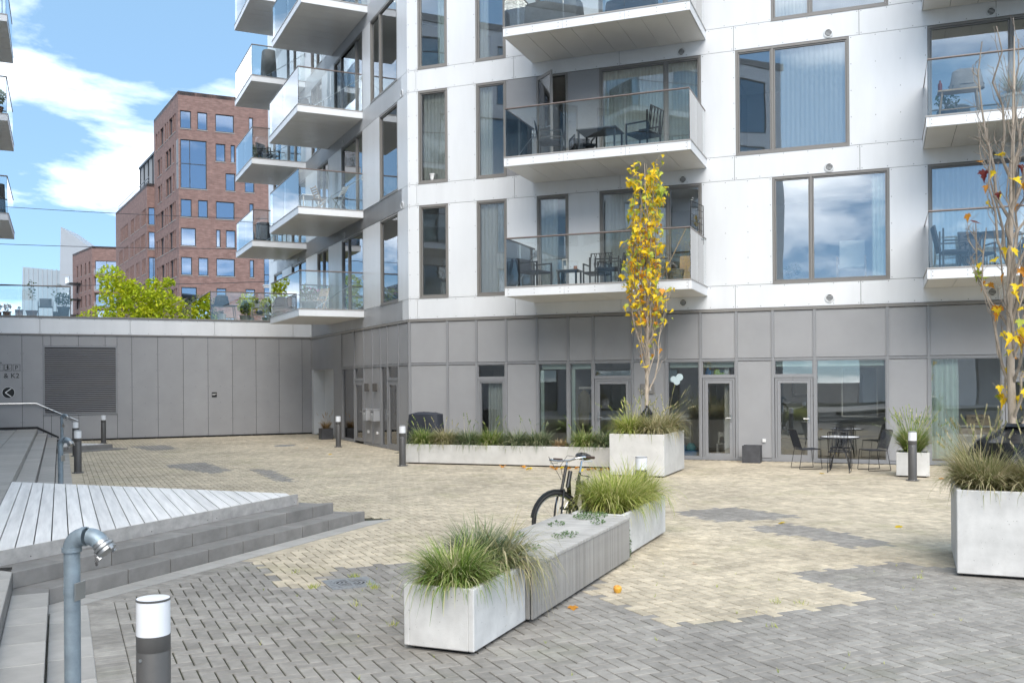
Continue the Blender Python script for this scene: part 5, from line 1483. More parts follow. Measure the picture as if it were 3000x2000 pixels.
mat('apple', (.72,.46,.05), .35, c2=(.62,.22,.05), vscale=9, var=.2)
ap = thing('apple', 'bruised yellow apple lying on the pavers beside the bench', 'apple', (.98,9.06,.0))
obj('fruit', MB().lathe([(0,.008),(.016,.0),(.034,.012),(.041,.035),(.037,.058),(.02,.068),(.004,.060),(0,.058)], 18, RX(18) @ T(0,0,.0)), 'apple', ap)
obj('stalk', MB().tube([(0,-.019,.056),(.004,-.025,.078)], .0015, 5), 'bark', ap)

# ------------------------------------------------------------------ bicycle
mat('bike_black', (.012,.012,.013), .3, spec=.6); mat('rubber', (.02,.02,.021), .75, bump=.2, bscale=200); mat('chrome', (.75,.76,.78), .12, metal=1); mat('grip_brown', (.06,.035,.025), .6); mat('saddle_black', (.015,.015,.016), .38, bump=.15)
bk = thing('bicycle', 'black city bicycle with chrome handlebar leaning behind the slatted bench', 'bicycle', M=Fr(.51, 11.0, 195) @ T(0,0,0) @ RX(-7))
# local: x forward, y left of travel, z up; front axle at x=.0
WR = .345
def wheel(parent, M):
    wo = obj('wheel', MB().lathe([(.018,-.045),(.026,-.03),(.026,.03),(.018,.045)], 14, M @ RX(90)), 'chrome', parent)
    ring = [(WR*cos(a*pi/20), 0, WR*sin(a*pi/20)) for a in range(40)]
    obj('tyre', MB().tube(ring, .021, 8, closed=True, M=M), 'rubber', wo)
    obj('rim', MB().tube([(p[0]*.925, 0, p[2]*.925) for p in ring], .012, 6, closed=True, M=M), 'chrome', wo)
    sp_ = MB()
    for k in range(28):
        a = k*2*pi/28; s = .03 if k % 2 else -.03
        sp_.tube([(.02*cos(a+.6), s, .02*sin(a+.6)), (WR*.92*cos(a), 0, WR*.92*sin(a))], .0012, 3, caps=False, M=M)
    obj('spokes', sp_, 'chrome', wo)
    return wo
wheel(bk, T(-1.06,0,WR+.02))
STR = T(-.10,0,.40) @ RY(-18) @ RZ(-40) @ RY(18) @ T(.10,0,-.40)      # steering turned
wheel(bk, STR @ T(0,0,WR+.02))
fk = MB()
for s in (-1, 1): fk.tube([(0,.06*s,WR+.02),(-.045,.062*s,.56),(-.10,.045*s,.735)], .012, 8, M=STR)
fk.tube([(-.10,-.05,.735),(-.10,.05,.735)], .016, 8, M=STR); fk.tube([(-.10,0,.73),(-.20,0,1.02)], .017, 10, M=STR)
obj('fork', fk, 'bike_black', bk)
obj('head_tube', MB().tube([(-.125,0,.77),(-.185,0,.955)], .025, 12), 'bike_black', bk)
fm_ = MB()
fm_.tube([(-.135,0,.80),(-.45,0,.42),(-.62,0,.30)], .019, 8); fm_.tube([(-.16,0,.88),(-.45,0,.52),(-.68,0,.42)], .016, 8)
fm_.tube([(-.62,0,.30),(-.80,0,.88)], .018, 8)
for s in (-1, 1): fm_.tube([(-.62,.03*s,.30),(-1.06,.06*s,WR+.02)], .010, 6); fm_.tube([(-.77,.02*s,.78),(-1.06,.06*s,WR+.02)], .009, 6)
obj('frame', fm_, 'bike_black', bk)
obj('seat_post', MB().tube([(-.80,0,.86),(-.845,0,1.02)], .0135, 8), 'chrome', bk)
sd_ = MB(); V = []; F = []; nsec = 7; nn = 10
prof_ = [(-.13,.085,.03),(-.10,.105,.05),(-.03,.10,.055),(.04,.06,.045),(.09,.035,.035),(.13,.025,.028),(.145,.012,.012)]
for (x, wd, th) in prof_:
    for k in range(nn):
        a = 2*pi*k/nn; V.append((x, wd*cos(a), th*sin(a)*(1 if sin(a) > 0 else .8)))
for i in range(nsec-1):
    for k in range(nn): F.append((i*nn+k, (i+1)*nn+k, (i+1)*nn+(k+1) % nn, i*nn+(k+1) % nn))
F.append(list(range(nn))); F.append([(nsec-1)*nn+k for k in range(nn)][::-1])
obj('saddle', MB().add(V, F, T(-.86,0,1.07) @ RY(-4), True), 'saddle_black', bk)
hb = MB(); HM_ = STR
hb.tube([(-.20,0,1.0),(-.215,0,1.07)], .013, 8, M=HM_)
hpts = [(-.33,-.29,1.09),(-.22,-.29,1.10),(-.15,-.24,1.09),(-.17,-.10,1.07),(-.21,0,1.07),(-.17,.10,1.07),(-.15,.24,1.09),(-.22,.29,1.10),(-.33,.29,1.09)]
hb.tube(hpts, .0115, 10, M=HM_); hbo = obj('handlebar', hb, 'chrome', bk)
for s in (-1, 1):
    obj('grip', MB().tube([(-.25,.29*s,1.098),(-.38,.29*s,1.086)], .0165, 10, M=HM_), 'grip_brown', hbo)
    obj('brake_lever', MB().tube([(-.20,.285*s,1.09),(-.21,.30*s,1.05),(-.33,.31*s,1.045)], .005, 6, M=HM_), 'chrome', hbo)
    obj('brake_cable', MB().tube([(-.19,.28*s,1.09),(-.08,.17*s,1.13),(-.06,.06*s,1.02),(-.12,.02*s,.86)], .003, 5, M=HM_), 'rubber', hbo)
obj('mudguard', MB().tube([((WR+.03)*cos(a)+0, 0, WR+.02+(WR+.03)*sin(a)) for a in [R(15+k*12) for k in range(11)]], .017, 6, M=STR), 'bike_black', bk)
obj('mudguard', MB().tube([(-1.06+(WR+.03)*cos(a), 0, WR+.02+(WR+.03)*sin(a)) for a in [R(40+k*12) for k in range(13)]], .02, 6), 'bike_black', bk)
cg = MB(); cg.cbox(-1.1,-.52,.035,.06,.24,.40,.01); obj('chain_guard', cg, 'bike_black', bk)
obj('crank', MB().tube([(-.62,-.08,.30),(-.62,.08,.30)], .012, 8).tube([(-.62,.08,.30),(-.52,.085,.17)], .009, 6).tube([(-.62,-.08,.30),(-.72,-.085,.43)], .009, 6), 'chrome', bk)
for (x, y, z) in ((-.52,.13,.17),(-.72,-.13,.43)): obj('pedal', MB().cbox(x-.045,x+.045,y-.045,y+.045,z-.012,z+.012,.004), 'rubber', bk)
obj('rear_rack', MB().tube([(-.86,-.06,.78),(-1.2,-.06,.80),(-1.2,.06,.80),(-.86,.06,.78)], .006, 6).tube([(-1.1,.06,.79),(-1.06,.07,WR+.02)], .005, 5).tube([(-1.1,-.06,.79),(-1.06,-.07,WR+.02)], .005, 5), 'bike_black', bk)

# ------------------------------------------------------------------ covered grill, pots, round table and chairs
mat('cover_navy', (.028,.032,.045), .6, var=.2, bump=.5, bscale=7)
mat('cover_grey', (.14,.145,.155), .65, var=.2, bump=.5, bscale=7)
mat('pot_dark', (.06,.062,.07), .6, var=.25, vscale=6, bump=.2, bscale=50)
mat('terracotta', (.40,.20,.13), .8, var=.15); mat('pot_pale', (.52,.52,.5), .6, var=.1); mat('pot_green', (.07,.12,.10), .4)
mat('metal_black', (.015,.015,.017), .4); mat('table_white', (.75,.76,.78), .3); mat('rope_navy', (.02,.024,.034), .7, bump=.3, bscale=150)
mat('wood_tan', (.42,.30,.19), .6, var=.2, stretch=(1,6,6)); mat('wicker', (.40,.38,.34), .8, bump=.6, bscale=60); mat('wood_white', (.70,.68,.64), .6)
def cover(name, label, cat, M, w, d, h, m='cover_navy', shape='grill', seed=1, group=None):
    """fabric cover with sagging folds"""
    r = random.Random(seed); t = thing(name, label, cat, M=M)
    n = 28; rows = 8; V = []; F = []
    for k in range(rows):
        u = k/(rows-1)
        sx = w/2*(1.0-(.22*u if shape == 'grill' else .05*u)); sy = d/2*(1.0-.2*u)
        for i in range(n):
            a = 2*pi*i/n; c, s_ = cos(a), sin(a)
            e = 4.0; q = (abs(c)**e+abs(s_)**e)**(-1/e)
            fl = 1+.03*sin(a*7+seed)*(1-u)+r.uniform(-.015,.015)
            V.append((sx*c*q*fl, sy*s_*q*fl, .02+(h-.02)*(u if u < 1 else 1)-.02*(1-u)*abs(sin(a*3))))
    for k in range(rows-1):
        for i in range(n):
            j = (i+1) % n; F.append((k*n+i, k*n+j, (k+1)*n+j, (k+1)*n+i))
    ctr = len(V)
    for i in range(n):
        x, y, z = V[(rows-1)*n+i]; V.append((x*.55, y*.55, h+(.05 if shape == 'grill' else .02)+r.uniform(-.01,.01)))
    for i in range(n):
        j = (i+1) % n; F.append(((rows-1)*n+i, (rows-1)*n+j, ctr+j, ctr+i))
    F.append([ctr+i for i in range(n)])
    obj('cover', MB().add(V, F, None, True), m, t)
    obj('drawcord', MB().tube([(w/2*.99*cos(2*pi*i/24)*1.02, d/2*sin(2*pi*i/24)*1.02, .1) for i in range(24)], .006, 5, closed=True), 'rubber', t)
    for sx in (-1, 1):
        for sy in (-1, 1): obj('leg', MB().box(sx*w*.38-.015, sx*w*.38+.015, sy*d*.36-.015, sy*d*.36+.015, 0, .1), 'metal_black', t)
    return t
cover('covered_grill', 'navy fabric covered grill behind the long planter before the grey panels', 'grill', FRONT @ T(1.45, -1.9, 0), 1.1, .6, 1.16, seed=2)
def box_pot(label, M, w, h, m='pot_dark', taper=.0):
    t = thing('flower_pot', label, 'pot', M=M)
    b = MB(); wl_ = .02
    b.cbox(-w/2, w/2, -w/2, -w/2+wl_, 0, h, .004); b.cbox(-w/2, w/2, w/2-wl_, w/2, 0, h, .004); b.cbox(-w/2, -w/2+wl_, -w/2+wl_-.002, w/2-wl_+.002, 0, h-.001, .004); b.cbox(w/2-wl_, w/2, -w/2+wl_-.002, w/2-wl_+.002, 0, h-.001, .004)
    obj('body', b, m, t)
    obj('soil', MB().box(-w/2+wl_+.001, w/2-wl_-.001, -w/2+wl_+.001, w/2-wl_-.001, .01, h-.05), 'soil', t)
    return t
box_pot('empty dark square pot standing against the grey facade panel', FRONT @ T(9.45, -.48, 0), .42, .41)
box_pot('dark square pot with dry brown grass at the recessed passage', LEFT @ T(-7.7, -.42, 0) @ RZ(0), .42, .38)
grass('dry brown grass in the dark pot at the recessed passage', at(LEFT,-7.7,-.42,.32), .15, .15, 320, .42, 'grass_dry', .6, .5, .006, seed=81, plumes=8, group='dry potted grass')
# round bistro table
TB = (7.20, 21.12)
tb = thing('round_table', 'round white topped garden table with black bent legs beside the facade', 'table', (TB[0], TB[1], 0), R(-21))
obj('table_top', MB().lathe([(0,.700),(.39,.700),(.40,.705),(.40,.718),(.39,.724),(0,.724)], 36), 'table_white', tb)
obj('rim', MB().lathe([(.401,.698),(.411,.698),(.411,.722),(.401,.722)], 36), 'metal_black', tb)
for k in range(4):
    a = pi/4+k*pi/2; pts = [(cos(a)*q, sin(a)*q, z) for q, z in ((.06,.695),(.05,.62),(.08,.50),(.16,.36),(.24,.20),(.28,.0))]
    obj('leg', MB().tube(pts, .013, 7), 'metal_black', tb)
obj('leg_ring', MB().tube([(.075*cos(2*pi*i/16), .075*sin(2*pi*i/16), .5) for i in range(16)], .008, 6, closed=True), 'metal_black', tb)
def garden_chair():
    t = thing('garden_chair', 'x', 'chair', group='black chairs around the round table')
    # faces +x; seat centre at origin
    fr = MB()
    for s in (-1, 1):
        y = .22*s
        fr.tube([(.21,y*.93,.44),(.25,y,.02),(.245,y,.011),(-.27,y,.011),(-.275,y,.02),(-.20,y*.93,.44)], .0075, 6)
    obj('sled_frame', fr, 'metal_black', t)
    st_ = MB(); st_.tube([(.22,-.20,.445),(.22,.20,.445),(-.20,.20,.435),(-.20,-.20,.435)], .009, 6, closed=True); so_ = obj('seat', st_, 'metal_black', t)
    for k in range(15): obj('cord', MB().tube([(-.20,-.19+k*.027,.437),(.22,-.19+k*.027,.447)], .0065, 5), 'rope_navy', so_)
    b = MB(); b.tube([(-.20,-.20,.435),(-.34,-.20,.86),(-.345,-.17,.875),(-.345,.17,.875),(-.34,.20,.86),(-.20,.20,.435)], .009, 6); bo_ = obj('backrest', b, 'metal_black', t)
    for k in range(13): obj('cord', MB().tube([(-.213,-.165+k*.0275,.47),(-.34,-.165+k*.0275,.865)], .0065, 5), 'rope_navy', bo_)
    return t
gc = garden_chair()
CH = [((6.55,21.38), 8, 'black cord garden chair on the door side of the round table'), ((7.86,20.92), 190, 'black cord garden chair on the planter side of the round table'),
      ((7.0,20.58), 66, 'black cord garden chair with its back turned to the courtyard at the round table'), ((7.42,21.72), 246, 'black cord garden chair between the round table and the shop window')]
for i, (p, a, lb) in enumerate(CH):
    o = gc if i == 0 else copy_tree(gc)
    place(o, T(p[0], p[1], 0) @ RZ(a), lb)
pp = thing('magazines', 'loose white papers lying on the round table top', 'papers', (TB[0]-.12, TB[1]+.05, .7245))
for k in range(3): obj('sheet', MB().cbox(-.1,.1,-.07,.07,.0005+k*.006,.006+k*.006,.001), 'sign_white', pp, RZ(-15+22*k) @ T(.02*k,.01*k,0))
# ------------------------------------------------------------------ things on the balconies and the terrace
def lathe_pot(label, M, r0, r1, h, m='terracotta', plant=None, group='potted plants', cat='potted plant', name='potted_plant'):
    t = thing(name, label, cat, M=M, group=group)
    obj('pot', MB().lathe([(0,0),(r0,0),(r1,h*.88),(r1*1.08,h*.88),(r1*1.08,h),(r1*.9,h),(r1*.85,h-.03)], 18), m, t)
    obj('soil', MB().lathe([(0,h-.035),(r1*.88,h-.035)], 14, smooth=False), 'soil', t)
    if plant: plant(t, h)
    return t
def bush(m, r, hh, n, size, seed):
    def f(t, h):
        rr = random.Random(seed); mb = MB(); leaf_cloud(mb, (0,0,h+hh*.55), r, r, hh*.5, n, size, rr, .1); obj('foliage', mb, m, t)
        st_ = MB()
        for k in range(5): a = k*1.3; st_.tube([(0,0,h-.04),(cos(a)*r*.4, sin(a)*r*.4, h+hh*.6)], [.008,.004], 5)
        obj('stems', st_, 'bark', t)
    return f
def twiggy(m, hh, n, seed, sp=.1):
    def f(t, h):
        rr = random.Random(seed); st_ = MB(); mb = MB()
        st_.tube([(0,0,h-.04),(.02,0,h+hh*.5),(0,.02,h+hh)], [.01,.008,.004], 5)
        for k in range(n):
            z = h+hh*(.35+.65*k/n); a = k*2.4; L_ = sp*rr.uniform(.6,1.3)
            e = Vector((cos(a)*L_, sin(a)*L_, z+.04)); st_.tube([(0,0,z), tuple(e)], [.004,.002], 4)
            leaf_cloud(mb, tuple(e), .05, .05, .04, 4, .04, rr, .1)
        obj('stems', st_, 'bark', t); obj('foliage', mb, m, t)
    return f
leafmat('flower_pink', (.60,.12,.35), (.45,.10,.22), .2)
def armchair(label, M, m='metal_black', seat='rope_navy', group='balcony chairs', w=.6, d=.6, hb=.78, lattice=False):
    t = thing('armchair', label, 'chair', M=M, group=group)      # faces +x
    b = .035
    for sx in (-d/2, d/2-b):
        for sy in (-w/2, w/2-b): obj('leg', MB().box(sx, sx+b, sy, sy+b, 0, .62 if sx > 0 else hb-.1), m, t)
    obj('seat', MB().cbox(-d/2+.01, d/2-.01, -w/2+b, w/2-b, .36, .42, .01), seat, t)
    bk_ = obj('backrest', MB().cbox(-.03,.02,-w/2+b,w/2-b,.40,hb,.01, T(-d/2+.05,0,0) @ RY(-12)) if not lattice else MB().tube([(-d/2,-w/2+.02,.4),(-d/2-.08,-w/2+.02,hb),(-d/2-.08,w/2-.02,hb),(-d/2,w/2-.02,.4)], .014, 6), seat if not lattice else m, t)
    if lattice:
        for k in range(9):
            y = -w/2+.05+k*(w-.1)/8; dy = .06 if k % 2 else -.06
            obj('rope', MB().tube([(-d/2,y,.4),(-d/2-.04,y+dy,.4+(hb-.4)*.5),(-d/2-.08,y,hb)], .011, 5), seat, bk_)
    for sy in (-w/2, w/2-b): obj('armrest', MB().box(-d/2+.04, d/2, sy, sy+b, .6, .63), m, t)
    return t
def table(label, M, w, d, h, m='metal_black', top='cover_grey', group='balcony tables', name='balcony_table'):
    t = thing(name, label, 'table', M=M, group=group)
    obj('table_top', MB().cbox(-w/2, w/2, -d/2, d/2, h-.035, h, .006), top, t)
    for sx in (-1, 1):
        for sy in (-1, 1): obj('leg', MB().box(sx*(w/2-.05)-.02, sx*(w/2-.05)+.02, sy*(d/2-.05)-.02, sy*(d/2-.05)+.02, 0, h-.036), m, t)
    return t
Z1, Z2, Z3, Z4 = 4.311, 7.501, 10.691, 13.881
# first floor balcony
armchair('black metal armchair at the railing end of the balcony behind the maple', FRONT @ T(4.30,-1.45,Z1) @ RZ(-20), seat='cover_navy')
armchair('black armchair with open frame beside the low table on the maple balcony', FRONT @ T(6.15,-1.35,Z1) @ RZ(190), seat='cover_navy')
armchair('black lattice backed chair against the wall on the maple balcony', FRONT @ T(5.65,-.55,Z1) @ RZ(-90), seat='metal_black', lattice=True, hb=.95)
table('low dark square table with a lantern on the maple balcony', FRONT @ T(5.15,-1.3,Z1), .55, .5, .42)
lt = thing('lantern', 'small white candle lantern on the low balcony table', 'lantern', M=FRONT @ T(5.05,-1.35,Z1+.421))
obj('base', MB().box(-.06,.06,-.06,.06,0,.015), 'wood_white', lt); obj('top', MB().box(-.065,.065,-.065,.065,.25,.27), 'wood_white', lt)
for sx in (-1,1):
    for sy in (-1,1): obj('post', MB().box(sx*.055-.006,sx*.055+.006,sy*.055-.006,sy*.055+.006,.015,.25), 'wood_white', lt)
obj('candle', MB().lathe([(0,.015),(.03,.015),(.03,.11),(0,.11)], 12), 'sign_white', lt)
obj('candle_jar', MB().lathe([(0,0),(.045,0),(.045,.1),(.038,.1),(.038,.02),(0,.02)], 14), 'terracotta', None, FRONT @ T(5.3,-1.3,Z1+.421), label='small pinkish candle jar beside the lantern on the balcony table', cat='candle')
kg = thing('kettle_grill', 'round black kettle grill on the maple balcony', 'grill', M=FRONT @ T(7.05,-1.2,Z1))
obj('bowl', MB().lathe([(.02,.42),(.16,.45),(.25,.53),(.28,.62)], 22), 'metal_black', kg)
obj('lid', MB().lathe([(.285,.625),(.26,.72),(.17,.80),(.0,.83)], 22), 'metal_black', kg)
for k in range(3): a = k*2.1; obj('leg', MB().tube([(.14*cos(a),.14*sin(a),.46),(.26*cos(a),.26*sin(a),.0)], .011, 6), 'steel', kg)
obj('handle', MB().tube([(-.05,0,.83),(-.04,0,.88),(.04,0,.88),(.05,0,.83)], .01, 6), 'wood_tan', kg)
obj('side_shelf', MB().cbox(.28,.55,-.15,.15,.60,.62,.004), 'steel', kg)
bs_ = thing('wicker_basket', 'pale wicker basket in the balcony corner below the trellis', 'basket', M=FRONT @ T(7.85,-1.55,Z1))
for k in range(7): obj('band', MB().lathe([(.16+.006*k,.04*k),(.175+.006*k,.02+.04*k),(.166+.006*k,.04+.04*k)], 18), 'wicker', bs_)
obj('bottom', MB().lathe([(0,.005),(.165,.005)], 16, smooth=False), 'wicker', bs_)
br_ = thing('broom', 'long handled broom leaning in the corner of the maple balcony', 'broom', M=FRONT @ T(7.35,-1.0,Z1))
obj('handle', MB().tube([(0,0,.05),(.62,.2,1.38)], .012, 6), 'wood_tan', br_); obj('brush', MB().cbox(-.12,.12,-.03,.03,0,.07,.01), 'cover_navy', br_)
obj('leaning_board', MB().cbox(-.2,.2,0,.03,0,.78,.005, RX(-14)), 'wood_tan', None, FRONT @ T(7.9,-.45,Z1), label='dark board leaning against the wall behind the wicker basket', cat='board')
tl = thing('trellis', 'small black metal trellis fixed above the right railing of the maple balcony', 'trellis', M=FRONT @ T(8.22,-.75,Z1+1.0) @ RZ(80))
fr = MB(); fr.tube([(-.42,0,0),(.42,0,0),(.42,0,.95),(-.42,0,.95)], .014, 6, closed=True); obj('frame', fr, 'metal_black', tl)
for k in range(1,6): obj('bar', MB().tube([(-.42+.14*k,0,0),(-.42+.14*k,0,.95)], .006, 5), 'metal_black', tl)
for k in range(1,6): obj('bar', MB().tube([(-.42,0,.16*k),(.42,0,.16*k)], .006, 5), 'metal_black', tl)
for (x, z) in ((-.42,.95),(.42,.1),(.1,.5)): obj('bulb', MB().lathe([(0,0),(.03,.02),(.035,.045),(.02,.07),(0,.075)], 10, T(x,-.03,z)), 'balcony_glass', tl)
# second floor balcony
armchair('navy rope armchair on the second floor balcony by the open door', FRONT @ T(4.75,-1.5,Z2) @ RZ(15), lattice=True, w=.62, hb=.86)
armchair('navy rope armchair with high cushion at the far end of the second floor balcony', FRONT @ T(7.05,-1.35,Z2) @ RZ(165), lattice=True, w=.7, hb=.98)
armchair('low navy armchair behind the table on the second floor balcony', FRONT @ T(5.35,-.75,Z2) @ RZ(-60), seat='cover_navy', hb=.72)
table('grey covered table between rope armchairs on the second floor balcony', FRONT @ T(5.95,-1.25,Z2), 1.0, .8, .62)
# third floor balcony
cover('covered_sofa', 'grey striped cover over furniture on the top balcony in view', 'furniture cover', FRONT @ T(4.75,-1.2,Z3), 1.5, .9, .72, 'cover_grey', 'sofa', 5)
cover('covered_furniture', 'dark rumpled cover over furniture on the top balcony in view', 'furniture cover', FRONT @ T(6.75,-1.2,Z3), 1.3, .8, .5, 'cover_navy', 'sofa', 6)
# right-hand balconies
sb = thing('garden_stool', 'small wooden bench with grey board on the right hand upper balcony', 'bench', M=FRONT @ T(13.95,-1.45,Z2))
obj('seat', MB().cbox(-.42,.42,-.16,.16,.60,.64,.005), 'wood_tan', sb)
for sx in (-1,1): obj('leg', MB().tube([(sx*.33,-.12,.6),(sx*.4,-.12,0)], .022, 6).tube([(sx*.33,.12,.6),(sx*.4,.12,0)], .022, 6), 'wood_tan', sb)
obj('stretcher', MB().tube([(-.36,0,.25),(.36,0,.25)], .016, 6), 'wood_tan', sb)
cover('covered_object', 'grey covered object on the wooden bench of the upper balcony', 'cover', FRONT @ T(14.1,-1.4,Z2+.641), .7, .3, .4, 'cover_grey', 'grill', 8)
obj('red_bottle', MB().lathe([(0,0),(.045,0),(.045,.15),(.02,.19),(.02,.23),(0,.23)], 14), 'leaf_red', None, FRONT @ T(13.58,-1.5,Z2+.641), label='small red bottle at the end of the wooden balcony bench', cat='bottle')
lathe_pot('tall dark pot with leafy plant under the wooden balcony bench', FRONT @ T(13.75,-.9,Z2), .14, .2, .35, 'pot_dark', bush('leaf_green', .25, .4, 160, .05, 3))
for i, x in enumerate((15.0, 15.75)):
    lathe_pot(('pale round pot with feathery grass beside the balcony bench', 'pale round pot with feathery grass behind the bare tree branches')[i], FRONT @ T(x,-1.4,Z2), .2, .26, .42, 'wood_white')
    grass(('feathery straw grass in the pale pot beside the balcony bench', 'feathery straw grass in the pale pot behind the bare branches')[i], at(FRONT,x,-1.4,Z2+.38), .15, .15, 260, .62, 'grass_straw', .5, .4, .007, seed=110+i, group='potted balcony grass')
rt_ = thing('balcony_round_table', 'round black garden table on the right hand first floor balcony', 'table', M=FRONT @ T(14.6,-1.3,Z1))
obj('table_top', MB().lathe([(0,.71),(.55,.71),(.56,.72),(.55,.735),(0,.735)], 28), 'metal_black', rt_)
for k in range(4): a = .8+k*1.57; obj('leg', MB().tube([(.36*cos(a),.36*sin(a),.71),(.42*cos(a),.42*sin(a),.0)], .016, 6), 'metal_black', rt_)
for i, (x, y, a, lb) in enumerate(((13.85,-1.35,5,'black sling chair at the railing side of the round balcony table'),(14.35,-.65,-70,'black sling chair behind the round balcony table'),(15.5,-1.2,185,'black sling chair behind the bare tree trunk on the balcony'),(15.2,-1.7,140,'black sling chair at the right of the round balcony table'))):
    armchair(lb, FRONT @ T(x,y,Z1) @ RZ(a), seat='cover_navy', w=.55, d=.55, hb=.98)
# side facade balconies
lathe_pot('dark green tub of pink flowers on the lowest side balcony', LEFT @ T(-5.3,-1.55,Z1), .19, .26, .3, 'pot_green', lambda t, h: (bush('leaf_green', .36, .42, 420, .045, 5)(t, h), obj('flowers', (lambda m: (leaf_cloud(m, (0,0,h+.33), .36, .36, .16, 110, .032, random.Random(6), .5), m)[1])(MB()), 'flower_pink', t)))
def folding_chair(label, M, m='wood_tan', group='folding chairs on the side balconies'):
    t = thing('folding_chair', label, 'chair', M=M, group=group)
    for s in (-1,1): obj('leg', MB().tube([(.2,.2*s,0),(-.2,.2*s,.85)], .014, 6).tube([(-.18,.18*s,0),(.2,.18*s,.44)], .014, 6), m, t)
    st_ = obj('seat', MB().cbox(-.18,.2,-.19,.19,.43,.445,.004), m, t)
    for k in range(4): obj('back_slat', MB().cbox(-.012,.012,-.19,.19,.58+.07*k,.62+.07*k,.003, T(-.07-.033*k,0,0)), m, st_)
    return t
folding_chair('wooden slatted folding chair on the lowest side balcony', LEFT @ T(-6.3,-.9,Z1) @ RZ(-60))
lathe_pot('brown bushy pot plant at the outer corner of the lowest side balcony', LEFT @ T(-8.3,-1.6,Z1), .16, .2, .3, 'pot_dark', bush('leaf_olive', .35, .75, 380, .06, 15))
lathe_pot('leafy yellow green pot plant behind the outer glass of the lowest side balcony', LEFT @ T(-7.3,-1.7,Z1), .16, .2, .3, 'terracotta', bush('leaf_mixed', .35, .7, 360, .06, 16))
folding_chair('wooden folding chair on the second side balcony', LEFT @ T(-5.4,-1.2,Z2) @ RZ(100))
folding_chair('pale folding chair near the wall on the second side balcony', LEFT @ T(-4.9,-.6,Z2) @ RZ(-80), 'wood_white')
table('white table on the second side balcony', LEFT @ T(-6.4,-1.3,Z2), .9, .6, .7, 'wood_white', 'table_white')
lathe_pot('pale grey pot near the railing of the third side balcony', LEFT @ T(-7.4,-1.7,Z3), .2, .24, .4, 'pot_pale')
armchair('grey wire armchair on the third side balcony', LEFT @ T(-5.9,-1.3,Z3) @ RZ(30), 'steel', 'cover_grey', hb=.8)
cover('covered_grill', 'tall grey covered grill on the upper far side balcony', 'grill', LEFT @ T(-12.9,-1.3,Z4), .75, .6, 1.2, 'cover_grey', seed=12)
cover('covered_box', 'low grey covered box beside the grill on the upper far side balcony', 'cover', LEFT @ T(-14.6,-1.6,Z4), .9, .6, .62, 'cover_grey', 'sofa', 13)
lathe_pot('bushy olive plant on the middle far side balcony', LEFT @ T(-14.6,-1.4,Z3), .18, .22, .35, 'pot_dark', bush('leaf_olive', .45, .75, 420, .06, 25))
armchair('dark folded armchair on the middle far side balcony', LEFT @ T(-13.4,-1.2,Z3) @ RZ(40), seat='cover_navy', hb=.95)
cover('covered_chair', 'dark covered chair on the lower far side balcony', 'cover', LEFT @ T(-14.3,-1.3,Z2), .7, .6, 1.0, 'cover_navy', 'sofa', 14)
table('slatted bench table on the lower far side balcony', LEFT @ T(-12.9,-.9,Z2), .9, .45, .45, 'wood_white', 'wood_white')
# opposite building balconies
OB = STAIR @ T(0, 3.56, 0)
lathe_pot('green and rust grass plant on the opposite building balcony', OB @ T(35.3,-1.75,10.691), .15, .2, .3, 'terracotta', bush('leaf_mixed', .3, .6, 260, .07, 35))
cover('furled_parasol', 'dark covered parasol on the lowest visible opposite balcony', 'parasol', OB @ T(35.4,-1.85,7.501), .3, .3, 1.0, 'cover_navy', 'sofa', 18)
rk = thing('bar_rack', 'dark bar rack on the highest visible opposite balcony', 'rack', M=OB @ T(35.0,-1.95,13.881))
for k in range(5): obj('bar', MB().tube([(0,k*.09,0),(0,k*.09,1.0)], .012, 5), 'metal_black', rk)
obj('rail', MB().tube([(0,0,.5),(0,.36,.5)], .012, 5).tube([(0,0,.95),(0,.36,.95)], .012, 5), 'metal_black', rk)
# terrace on the low wing
ZR = 4.36
def railing(label, pts):
    t = thing('glass_railing', label, 'railing', M=LOW @ T(pts[0][0], pts[0][1], ZR))
    I = T(-pts[0][0], -pts[0][1], 0)
    for i in range(len(pts)-1):
        a, b = Vector(pts[i]), Vector(pts[i+1]); L_ = (b-a).length; n = max(1, round(L_/1.4)); d_ = (b-a)/L_; nr = Vector((-d_.y, d_.x))*.006
        for k in range(n):
            p, q = a+d_*(L_*k/n+.008), a+d_*(L_*(k+1)/n-.008)
            obj('glass_panel', MB().prism([tuple(p+nr), tuple(q+nr), tuple(q-nr), tuple(p-nr)], .01, 1.07, I), 'balcony_glass', t)
        obj('handrail', MB().tube([(a.x, a.y, 1.09), (b.x, b.y, 1.09)], .022, 8, M=I), 'rail', t)
    for p in pts: obj('post', MB().tube([(p[0], p[1], 0), (p[0], p[1], 1.09)], .014, 6, M=I), 'rail', t)
railing('glass terrace railing with dark top rail on the wing beside the sign', [(-13.4,.62),(-8.5,.62),(-8.5,6)])
railing('glass terrace railing with dark top rail beside the covered kettle grill', [(-3.69,6.5),(-3.69,.62),(.3,.62)])
tz = 4.341
